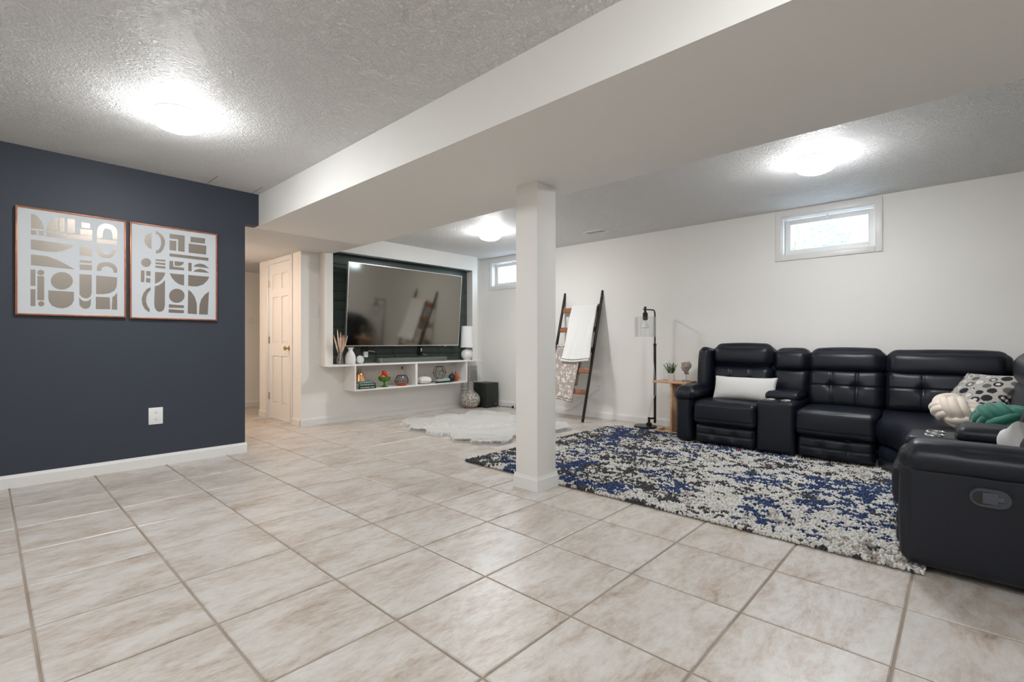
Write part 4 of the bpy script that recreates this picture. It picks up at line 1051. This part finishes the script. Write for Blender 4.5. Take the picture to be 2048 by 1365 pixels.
def knot_pillow(loc, R0, r, m, label, rot, flat=0.72, seed=0):
    """three-lead four-bight turk's head of three parallel strands wrapped on a ball"""
    t = empty('knot_pillow', loc, label=label, cat='pillow'); t.rotation_euler = rot
    N = 220; L, B = 3, 4
    for s_ in (-1, 0, 1):
        pts = []
        for i in range(N):
            a = 2 * math.pi * L * i / N
            def pos(a):
                ph = 0.92 * math.cos(B * a / L); rr = R0 + r * 0.62 * math.sin(2 * B * a / L)
                return Vector((rr * math.cos(ph) * math.cos(a), rr * math.cos(ph) * math.sin(a), rr * math.sin(ph)))
            p = pos(a); tn = (pos(a + 0.01) - p).normalized(); side = tn.cross(p.normalized()).normalized()
            q = p + side * (s_ * r * 1.65); q = q.normalized() * p.length * (1.0 if s_ == 0 else 0.985)
            pts.append((q.x, q.y, q.z * flat))
        MB().tube(pts, r, 12, closed=True).build('strand', m, t, smooth=80)
    MB().sphere((0, 0, 0), R0 * 0.93, 24, 14, (1, 1, flat)).build('core', m, t, smooth=80)
    return t
knot_pillow((4.50, 0.015, 0.546), 0.130, 0.029, M['creamvelvet'], 'cream velvet knotted ball pillow on the corner seat', (0.35, -0.22, 0.4), 0.60)
knot_pillow((4.13, -0.190, 0.548), 0.126, 0.029, M['greenvelvet'], 'emerald green velvet knotted ball pillow beside the cream one', (0.30, -0.22, 1.7), 0.60)
rb = MB().sphere((0, 0, 0.008), 0.010, 10, 6, (1.4, 1, 0.8)).build('bottle_cap', M['redbit'], None, smooth=60)
rb.location = (4.735, 1.53, 0.024); tag(rb, 'tiny red cap lying on the shag rug by the sofa', 'cap')

# ------------------------------------------------------------------ television niche with planks, shelf unit
YF = 5.73; YS = 5.59; NX0, NX1, NZ1 = 2.932, 5.27, 2.160; FX0, FX1 = 2.835, 5.378; BT, BB = 0.745, 0.722
ni = empty('media_niche', (4.1, YTV, 0.722), label='white boxed niche frame lined with dark green planks around the television', cat='niche')
fr = MB().box((FX0, YF, BT), (NX0, YTV, ZB - 0.001)).box((NX1, YF, BT), (FX1, YTV, NZ1)).box((2.942, YF, NZ1), (FX1, YTV, ZR - 0.001)).box((NX0, YF, ZB - 0.002), (2.9405, YTV, ZB - 0.001))
fr.v = [(x, min(y, YTV - 0.001), z) for x, y, z in fr.v]; fr.build('surround', M['paint'], ni, world=True)
pit = 0.1162; z = BT; i = 0
while z < NZ1 - 0.01:
    z2 = min(z + pit - 0.004, NZ1)
    bx('plank', (NX0, YTV - 0.020, z), (NX1, YTV - 0.004, z2), M['plank'], ni, bev=0.002, world=True); z += pit
bx('backing', (NX0, YTV - 0.004, BT), (NX1, YTV - 0.001, NZ1), M['black'], ni, world=True)
bx('top_plank', (NX0, YF + 0.02, NZ1 - 0.014), (NX1, YTV - 0.02, NZ1 - 0.0005), M['plank'], ni, world=True)

shf = empty('wall_shelf', (4.1, YTV, 0.40), label='white wall-mounted media shelf with two open compartments', cat='shelf')
bx('top_board', (2.829, YS, BB), (5.346, YTV, BT), M['trim'], shf, bev=0.002, world=True)
bx('bottom_board', (3.148, YS, 0.404), (5.036, YTV, 0.424), M['trim'], shf, bev=0.002, world=True)
bx('side_panel', (3.148, YS + 0.001, 0.424), (3.168, YTV, BB), M['trim'], shf, world=True)
bx('side_panel', (5.016, YS + 0.001, 0.424), (5.036, YTV, BB), M['trim'], shf, world=True)
bx('divider', (4.070, YS + 0.001, 0.424), (4.106, YTV, BB), M['trim'], shf, world=True)
for (a, b) in ((3.168, 4.070), (4.106, 5.016)):
    bk = bx('back_board', (a, YTV - 0.012, 0.424), (b, YTV - 0.001, BB), mat('back_board_white', (0.74, 0.69, 0.63), 0.5), shf, world=True)
MB().lathe([(0.021, 0.0), (0.021, 0.0012)], 18).xform(Matrix.Translation((4.04, YTV - 0.0125, 0.655)) @ Matrix.Scale(0.75, 4, (1, 0, 0)) @ Matrix.Rotation(math.pi / 2, 4, 'X')).build('wood_knot', M['knotwood'], shf, world=True)

tv = empty('television', (3.999, 5.78, 0.97), label='huge flat screen television hanging in the dark plank niche', cat='television')
tw, th = 1.862, 1.058
tm = Matrix.Translation((0, -0.10, 0)) @ Matrix.Rotation(math.radians(4.6), 4, 'X')
def tvp(name, lo, hi, m, bev=0.0, world=False): return MB().box(lo, hi, bev).xform(tm).build(name, M[m], tv, smooth=40 if bev else None)
tvp('screen', (-tw / 2 + 0.008, -0.0012, 0.012), (tw / 2 - 0.008, 0.004, th - 0.008), 'screen')
b_ = MB()
for lo, hi in (((-tw / 2, -0.004, 0), (-tw / 2 + 0.008, 0.03, th)), ((tw / 2 - 0.008, -0.004, 0), (tw / 2, 0.03, th)), ((-tw / 2 + 0.008, -0.004, 0), (tw / 2 - 0.008, 0.03, 0.012)), ((-tw / 2 + 0.008, -0.004, th - 0.008), (tw / 2 - 0.008, 0.03, th))): b_.box(lo, hi)
b_.xform(tm).build('bezel', M['silver'], tv)
tvp('back_cover', (-tw / 2 + 0.008, 0.004, 0.012), (tw / 2 - 0.008, 0.03, th - 0.008), 'black')
tvp('logo_tab', (0.66, -0.006, -0.008), (0.69, 0.004, 0.002), 'silver')
mo = MB().box((-0.30, 0.03, 0.30), (-0.26, 0.045, 0.72)).box((0.26, 0.03, 0.30), (0.30, 0.045, 0.72)); mo.xform(tm)
mo.box((-0.34, 0.02, 0.45), (0.34, 0.076, 0.53)); mo.build('wall_mount', M['black'], tv)
# power point, plugs and hanging cords below the television
po_ = empty('power_plug', (3.435, YTV - 0.022, 0.80), label='white plug-in adapter with black plug below the television', cat='plug')
MB().box((-0.045, -0.012, 0.085), (0.055, 0.0, 0.165), 0.003).build('socket_plate', M['black'], po_, smooth=40)
MB().box((-0.028, -0.055, 0.022), (0.028, -0.012, 0.098), 0.006).build('adapter', M['white'], po_, smooth=40)
MB().tube([(0.04, -0.02, 0.13), (0.10, -0.035, 0.125), (0.15, -0.03, 0.10), (0.165, -0.03, 0.04), (0.16, -0.03, -0.05)], 0.005, 8).build('black_cord', M['black'], po_, smooth=60)
MB().tube([(0.04, -0.03, 0.105), (0.09, -0.06, 0.102), (0.13, -0.05, 0.09)], 0.006, 8).build('grey_plug', M['silver'], po_, smooth=60)
pc = empty('power_plug', (4.34, YTV - 0.022, 0.80), label='cluster of black and chrome cable plugs behind the soundbar', cat='plug')
MB().box((-0.04, -0.012, 0.03), (0.04, 0, 0.16), 0.003).build('socket_plate', M['black'], pc, smooth=40)
MB().box((-0.02, -0.04, 0.05), (0.03, -0.012, 0.10), 0.005).build('plug', M['black'], pc, smooth=40)
MB().lathe([(0.008, 0), (0.012, 0.004), (0.012, 0.05), (0.006, 0.055)], 12, (0.0, -0.035, 0.085)).build('connector', M['chrome'], pc, smooth=40)
for k, p in enumerate(([(0.02, -0.03, 0.06), (0.07, -0.04, 0.03), (0.10, -0.03, 0.04)], [(-0.03, -0.02, 0.06), (-0.06, -0.03, 0.01), (-0.05, -0.03, -0.05)])):
    MB().tube(p, 0.004, 8).build('cord', M['silver' if k == 0 else 'black'], pc, smooth=60)
for (x, pts) in ((3.86, [(0, 0, 0.24), (-0.01, -0.01, 0.14), (0.03, -0.02, 0.06), (0.07, -0.02, 0.0)]), (4.62, [(-0.02, 0, 0.26), (0.03, -0.01, 0.18), (0.07, -0.02, 0.12), (0.02, -0.02, 0.06), (-0.02, -0.02, 0.03)])):
    MB().tube([(x + p, YTV - 0.045 + q, BT + 0.004 + r_) for p, q, r_ in pts], 0.0045, 8).build('cord', M['black'], tv, smooth=60, world=True)

sb = empty('soundbar', (4.12, 5.70, BT), label='long dark grey soundbar on the shelf under the television', cat='speaker')
MB().box((-0.535, -0.045, 0), (0.57, 0.045, 0.062), 0.006).build('body', M['soundbar'], sb, smooth=40)
MB().box((-0.572, -0.046, 0), (-0.535, 0.045, 0.0625), 0.006).build('end_cap', M['barcap'], sb, smooth=40)

# things on the shelf top
def reeds():
    t = empty('reed_vase', (2.990, 5.668, BT), label='clear glass vase of dried pampas reeds at the left shelf end', cat='vase')
    MB().lathe([(0.030, 0.0), (0.036, 0.004), (0.042, 0.04), (0.038, 0.08), (0.026, 0.11), (0.028, 0.118), (0.025, 0.117), (0.023, 0.11), (0.034, 0.08), (0.038, 0.04), (0.032, 0.008), (0.003, 0.006)], 24).build('glass_body', M['glass'], t, smooth=50)
    R = random.Random(8); k = 0
    for i in range(13):
        a = R.uniform(0, 6.28); s_ = R.uniform(0.02, 0.20); hz = R.uniform(0.30, 0.435)
        tip = Vector((math.cos(a) * s_ * 0.62 + 0.03, math.sin(a) * s_ * 0.25 - 0.01, hz)); b0 = Vector((-math.cos(a) * 0.012, -math.sin(a) * 0.010, 0.012))
        mid = b0.lerp(tip, 0.45)
        m = MB().tube([b0, mid], 0.0016, 5)
        pl = [mid.lerp(tip, q / 7) + Vector((0, 0, -0.004 * q * q / 49)) for q in range(8)]
        m.tube(pl, [0.002, 0.006, 0.0085, 0.0095, 0.0095, 0.008, 0.006, 0.002], 7)
        for j in range(40):
            q = R.random(); p = mid.lerp(tip, q); u = Vector((R.gauss(0, 1), R.gauss(0, 1), R.uniform(0.8, 2.4))).normalized() * 0.018; w = u.cross(Vector((R.gauss(0, 1), R.gauss(0, 1), 0))).normalized() * 0.0012
            m.add([p - w, p + w, p + u], [(0, 1, 2)])
        m.build('reed', M['reed'], t)
reeds()
jr = empty('glass_jar', (3.068, 5.78, BT), label='small clear glass jar between the reed vase and marbled vase', cat='jar')
MB().lathe([(0.024, 0), (0.027, 0.004), (0.027, 0.07), (0.020, 0.09), (0.017, 0.10), (0.017, 0.115)], 20).build('glass_body', M['glass'], jr, smooth=50)
MB().lathe([(0.020, 0.116), (0.022, 0.120), (0.022, 0.138), (0.018, 0.141)], 18).build('stopper', M['glass'], jr, smooth=50)
wv = MB().lathe([(0.050, 0.0), (0.060, 0.004), (0.064, 0.045), (0.062, 0.09), (0.048, 0.135), (0.028, 0.165), (0.025, 0.180), (0.034, 0.200), (0.045, 0.212), (0.042, 0.212), (0.030, 0.198), (0.020, 0.18)], 32).build('ceramic_vase', M['marble'], None, smooth=50)
wv.location = (3.128, 5.66, BT); tag(wv, 'white marbled ceramic vase with flared neck on the shelf', 'vase')
pk = empty('smart_speaker', (3.262, 5.665, BT), label='round white smart speaker puck standing on the shelf', cat='speaker')
MB().lathe([(0.030, 0.0), (0.050, 0.003), (0.052, 0.012), (0.052, 0.022), (0.046, 0.032), (0.004, 0.034)], 32).xform(Matrix.Translation((0, 0.012, 0.052)) @ Matrix.Rotation(math.radians(80), 4, 'X')).build('body', mat('puck_fabric', (0.66, 0.66, 0.65), 0.75, bump=0.3, bscale=500), pk, smooth=50)
MB().tube([(0.03, 0.02, 0.04), (0.065, 0.03, 0.035), (0.080, 0.09, 0.06), (0.085, 0.15, 0.10)], 0.004, 8).build('cord', M['white'], pk, smooth=60)
tl = empty('table_lamp', (5.095, 5.665, BT), label='small table lamp with white drum shade and marble ball base', cat='table lamp')
MB().lathe([(0.048, 0), (0.052, 0.003)] + [(0.090 * math.sin(a), 0.087 - 0.090 * math.cos(a)) for a in [0.62 + i * (2.75 - 0.62) / 14 for i in range(15)]] + [(0.025, 0.180)], 36).build('ball_base', M['marble'], tl, smooth=50)
MB().lathe([(0.016, 0.172), (0.028, 0.178), (0.028, 0.186), (0.010, 0.190), (0.010, 0.21), (0.016, 0.215), (0.016, 0.245), (0.004, 0.247)], 18).build('neck', M['nickel'], tl, smooth=40)
v = []; ff = []; n_ = 40
for (r_, z_) in ((0.088, 0.525), (0.103, 0.195), (0.101, 0.195), (0.086, 0.525)):
    for k in range(n_): v.append((r_ * math.cos(6.28318 * k / n_), r_ * math.sin(6.28318 * k / n_), z_))
for i in range(4):
    for k in range(n_): ff.append((i * n_ + k, i * n_ + (k + 1) % n_, ((i + 1) % 4) * n_ + (k + 1) % n_, ((i + 1) % 4) * n_ + k))
MB().add(v, ff).build('drum_shade', M['shade'], tl, smooth=40)
MB().tube([(-0.087, 0, 0.50), (0.087, 0, 0.50)], 0.002, 6).tube([(0, 0, 0.24), (0, 0, 0.535)], 0.003, 6).sphere((0, 0, 0.537), 0.006, 8, 6).build('shade_spider', M['nickel'], tl, smooth=60)
MB().tube([(0.075, 0, 0.115), (0.098, 0, 0.112), (0.103, 0, 0.100), (0.096, 0, 0.09)], 0.003, 6).build('switch_loop', M['nickel'], tl, smooth=60)

# things in the lower compartments
ZS = 0.424; R = random.Random(1)
def book(w, d, h, loc, rz, cover, label, spine_text=True, spine_m=None):
    """lies flat, spine to local -Y"""
    t = empty('book', loc, rz, label=label, cat='book', group='books on the media shelf')
    MB().box((-w / 2, -d / 2, 0), (w / 2, d / 2, 0.003)).box((-w / 2, -d / 2, h - 0.003), (w / 2, d / 2, h)).box((-w / 2, -d / 2, 0.003), (w / 2, -d / 2 + 0.004, h - 0.003)).build('cover', M[cover], t)
    MB().box((-w / 2 + 0.004, -d / 2 + 0.004, 0.003), (w / 2 - 0.004, d / 2 - 0.005, h - 0.003)).build('pages', M['page'], t)
    if spine_text:
        x = -w * 0.40; m = MB()
        while x < w * 0.38:
            l = R.uniform(0.006, 0.014); m.box((x, -d / 2 - 0.0006, h * 0.36), (x + l, -d / 2 + 0.001, h * 0.66)); x += l + R.uniform(0.003, 0.012)
        m.build('spine_print', M['ink_white'], t)
bxc = 3.322
book(0.250, 0.17, 0.037, (bxc + 0.010, 5.69, ZS), 0.0, 'book_black', 'black book with white spine print at the bottom of the left stack')
book(0.245, 0.17, 0.034, (bxc + 0.008, 5.692, ZS + 0.037), 0.02, 'book_green', 'green book in the middle of the left stack')
book(0.215, 0.155, 0.026, (bxc + 0.002, 5.694, ZS + 0.071), -0.02, 'book_grey', 'grey book on top of the left stack under the copper bell')
bl = empty('copper_bell', (3.268, 5.685, ZS + 0.097), label='copper and brass bell with wire loop standing on the left books', cat='bell')
MB().lathe([(0.076, 0.0), (0.079, 0.003), (0.070, 0.025), (0.062, 0.06), (0.056, 0.085), (0.044, 0.108), (0.026, 0.120), (0.004, 0.123)], 32).build('body', M['bell'], bl, smooth=50)
MB().tube([(-0.016, 0, 0.118)] + [(-0.016 * math.cos(a), 0, 0.135 + 0.022 * math.sin(a)) for a in [math.pi * i / 8 for i in range(9)]] + [(0.016, 0, 0.118)], 0.0032, 8).build('loop', M['bronze'], bl, smooth=60)
cp = MB().lathe([(0.050, 0.0), (0.052, 0.004), (0.040, 0.012), (0.014, 0.022), (0.010, 0.030), (0.013, 0.042), (0.010, 0.056), (0.016, 0.066), (0.058, 0.076), (0.076, 0.092), (0.080, 0.115), (0.083, 0.135), (0.080, 0.136), (0.074, 0.112), (0.066, 0.092), (0.01, 0.082)], 8 * 4, fn=lambda t, z: 1 + 0.02 * math.cos(10 * t)).build('compote_dish', M['greenglass'], None, smooth=50)
cp.location = (3.632, 5.685, ZS); tag(cp, 'green glass footed compote dish holding red apples', 'dish')
spots = [(-0.038, -0.018, 0.136), (0.036, -0.024, 0.136), (0.004, 0.043, 0.136), (-0.002, -0.002, 0.192)]
labs = ['red apple at the left of the green dish', 'shiny red apple at the front right of the green dish', 'red apple at the back of the green dish', 'paler red apple on top of the pile in the green dish', 'red apple at the right rim of the green dish']
for i, (dx, dy, dz) in enumerate(spots):
    a = empty('apple', (3.632 + dx, 5.685 + dy, ZS + dz - 0.004), 0.8 * i, label=labs[i], cat='apple', group='apples in the green dish')
    a.rotation_euler = (0.3 * math.sin(i * 2.1), 0.35 * math.cos(i * 1.3), i)
    rr = 0.034
    MB().lathe([(0.006, -0.026), (0.018, -0.030), (0.030, -0.016), (0.0345, 0.003), (0.031, 0.020), (0.020, 0.029), (0.009, 0.027), (0.003, 0.020)], 18).build('flesh', M['apple'], a, smooth=60)
    MB().tube([(0, 0, 0.020), (0.002, 0.001, 0.034), (0.006, 0.002, 0.042)], 0.0014, 5).build('stem', M['knotwood'], a, smooth=60)
wb = empty('wire_candle_holder', (3.912, 5.69, ZS), label='black geometric wire bowl holding a red candle', cat='candle holder')
rings = [(0.058, 0.0, 8, 0.0), (0.098, 0.060, 8, 0.5), (0.098, 0.066, 8, 0.5), (0.062, 0.138, 8, 0.0)]
def rp_(i, k): r_, z_, n__, o_ = rings[i]; a = 2 * math.pi * (k + o_) / n__; return (r_ * math.cos(a), r_ * math.sin(a), z_ + 0.003)
wm = MB()
for k in range(8):
    wm.tube([rp_(0, k), rp_(0, k + 1)], 0.0028, 6); wm.tube([rp_(3, k), rp_(3, k + 1)], 0.0028, 6); wm.tube([rp_(1, k), rp_(1, k + 1)], 0.0026, 6)
    for j in (0, -1): wm.tube([rp_(0, k), rp_(1, k + j)], 0.0024, 6); wm.tube([rp_(2, k + j), rp_(3, k)], 0.0024, 6)
wm.build('wire_frame', M['blackmetal'], wb, smooth=60)
MB().lathe([(0.050, 0.0), (0.074, 0.010), (0.080, 0.034), (0.070, 0.036), (0.01, 0.034)], 26).build('candle', M['redwax'], wb, smooth=50)
MB().lathe([(0.082, 0.036), (0.088, 0.06), (0.080, 0.10), (0.056, 0.134), (0.054, 0.134), (0.078, 0.10), (0.085, 0.06)], 26).build('glass_liner', M['glass'], wb, smooth=50)
def pumpkin(name, loc, R0, h, m, label, stem_m, stem_h, ribs=8, depth=0.12):
    t = empty(name, loc, label=label, cat='pumpkin')
    prof = [(R0 * (0.35 + 0.65 * math.sin(a)) if False else R0 * math.sin(a) ** 0.75, h / 2 - h / 2 * math.cos(a)) for a in [0.12 + i * (math.pi - 0.24) / 14 for i in range(15)]]
    MB().lathe(prof, ribs * 6, fn=lambda q, z: 1 - depth * (1 - abs(math.sin(q * ribs / 2)) ** 0.6)).build('body', m, t, smooth=60)
    MB().tube([(0, 0, h - 0.012), (0.002, 0, h + stem_h * 0.5), (0.010, 0.003, h + stem_h)], [0.010, 0.006, 0.005], 8).build('stem', stem_m, t, smooth=60)
    return t
pumpkin('pumpkin', (4.298, 5.69, ZS), 0.108, 0.105, M['pumpkin'], 'wide speckled white ceramic pumpkin on the media shelf', M['knotwood'], 0.014)
pumpkin('pumpkin', (4.795, 5.665, ZS), 0.056, 0.122, M['blackglaze'], 'small glossy black ceramic pumpkin in the right compartment', M['blackglaze'], 0.03, 8, 0.10)
pumpkin('pumpkin', (4.905, 5.715, ZS), 0.058, 0.118, M['orange'], 'small glossy orange pumpkin behind the black one', M['blackglaze'], 0.03, 8, 0.08)
book(0.30, 0.18, 0.024, (4.58, 5.695, ZS), 0.0, 'book_black', 'thin black book at the bottom of the right stack', False)
book(0.235, 0.16, 0.033, (4.60, 5.70, ZS + 0.024), 0.03, 'book_mint', 'mint green book under the hexagon wire ornament', False)
MB().box((-0.118, -0.081, 0.0005), (-0.045, -0.0795, 0.0325)).build('pink_spine', M['book_pink'], [o for o in bpy.data.objects if o.name.startswith('book') and o.get('label', '').startswith('mint')][0])
hx_ = empty('hexagon_ornament', (4.585, 5.705, ZS + 0.057), label='black hexagon wire ornament standing on the mint book', cat='ornament')
hexp = [(0.104 * math.cos(math.pi / 3 * i + 0.0), 0.0, 0.090 + 0.104 * math.sin(math.pi / 3 * i + 0.0)) for i in range(6)]
m = MB()
for k in range(6):
    p, q = Vector(hexp[k]), Vector(hexp[(k + 1) % 6])
    for dy in (-0.022, 0.022): m.tube([p + Vector((0, dy, 0)), q + Vector((0, dy, 0))], 0.004, 6)
    m.tube([p + Vector((0, -0.022, 0)), p + Vector((0, 0.022, 0))], 0.004, 6)
m.build('outer_frame', M['blackmetal'], hx_, smooth=60)
R = random.Random(9); m = MB(); hc = Vector((0, 0, 0.090))
for i in range(16):
    a = R.uniform(0, 6.28); r_ = 0.085 * math.sqrt(R.random()); c = hc + Vector((r_ * math.cos(a), 0, r_ * math.sin(a)))
    rr = 0.018; pts = [c + Vector((rr * math.cos(b), R.uniform(-0.002, 0.002), rr * math.sin(b) * 0.8)) for b in [2 * math.pi * j / 6 + a for j in range(6)]]
    pts = [p if (p - hc).length < 0.088 else hc + (p - hc).normalized() * 0.088 for p in pts]
    m.tube(pts, 0.0018, 5, closed=True)
m.build('wire_lattice', M['blackmetal'], hx_, smooth=60)

# ------------------------------------------------------------------ floor vase and subwoofer
prof = [(0.085, 0.0), (0.10, 0.005), (0.135, 0.05), (0.152, 0.10), (0.152, 0.145), (0.135, 0.19), (0.10, 0.225), (0.066, 0.25), (0.052, 0.275), (0.050, 0.33), (0.053, 0.385), (0.060, 0.415), (0.050, 0.415), (0.045, 0.38), (0.042, 0.30)]
fine_p = []
for i in range(len(prof) - 1):
    for k in range(5): t = k / 5; fine_p.append((prof[i][0] * (1 - t) + prof[i + 1][0] * t, prof[i][1] * (1 - t) + prof[i + 1][1] * t))
fine_p.append(prof[-1])
vm = MB().lathe(fine_p, 180); P = np.array(vm.v); th_ = np.arctan2(P[:, 1], P[:, 0]); zz_ = P[:, 2]
cell = fbm(th_ * 13 + 30, zz_ * 88, 2, 6); c = np.empty((len(P), 3)); c[:] = (0.19, 0.165, 0.145)
c[cell > 0.50] = (0.60, 0.56, 0.51); c[(zz_ > 0.225)] = c[(zz_ > 0.225)] * 0.45 + np.array((0.19, 0.175, 0.165)) * 0.55
c[zz_ < 0.03] = (0.30, 0.20, 0.13)
fv = vm.build('floor_vase', M['vceramic'], None, smooth=50, cols=c); fv.location = (5.150, 5.645, 0); tag(fv, 'bottle-shaped speckled grey and cream floor vase under the shelf end', 'vase')
sw = empty('subwoofer', (5.40, 5.56, 0), label='black cube subwoofer on the floor beside the speckled vase', cat='speaker')
MB().box((-0.135, -0.15, 0.012), (0.135, 0.15, 0.385), 0.006).build('cabinet', mat('black_ash', (0.010, 0.016, 0.011), 0.4), sw, smooth=40)
MB().box((0.06, -0.153, 0.045), (0.09, -0.149, 0.053)).build('badge', M['silver'], sw)
for (x, y) in ((-0.11, -0.12), (0.11, -0.12), (-0.11, 0.12), (0.11, 0.12)): MB().lathe([(0.014, 0), (0.016, 0.013)], 10, (x, y, 0)).build('foot', M['black'], sw)
cd = empty('extension_cord', (5.56, 5.30, 0.0), label='thin black cord with a plug on the floor by the subwoofer', cat='cord')
MB().tube([(-0.02, 0.11, 0.006), (0.015, 0.02, 0.005), (0.02, -0.08, 0.005), (0.012, -0.16, 0.01)], 0.004, 6).tube([(0.012, -0.20, 0.005), (0.02, -0.3, 0.005), (0.02, -0.45, 0.005)], 0.004, 6).build('cord', M['black'], cd, smooth=60)
MB().box((-0.005, -0.205, 0.0), (0.03, -0.155, 0.03), 0.004).build('plug', M['black'], cd, smooth=40)
MB().box((-0.008, -0.222, 0.004), (0.022, -0.204, 0.032), 0.003).build('plug_face', M['white'], cd, smooth=40)
wc = MB().tube([(5.606, 3.62, 0.375), (5.597, 3.68, 0.33), (5.590, 3.80, 0.22), (5.585, 3.95, 0.125), (5.575, 4.12, 0.045), (5.57, 4.25, 0.006), (5.56, 4.45, 0.004)], 0.0035, 6).build('lamp_cord', M['cordwhite'], None, smooth=60)
tag(wc, 'thin pale cord drooping along the wall from the outlet behind the ladder', 'cord')
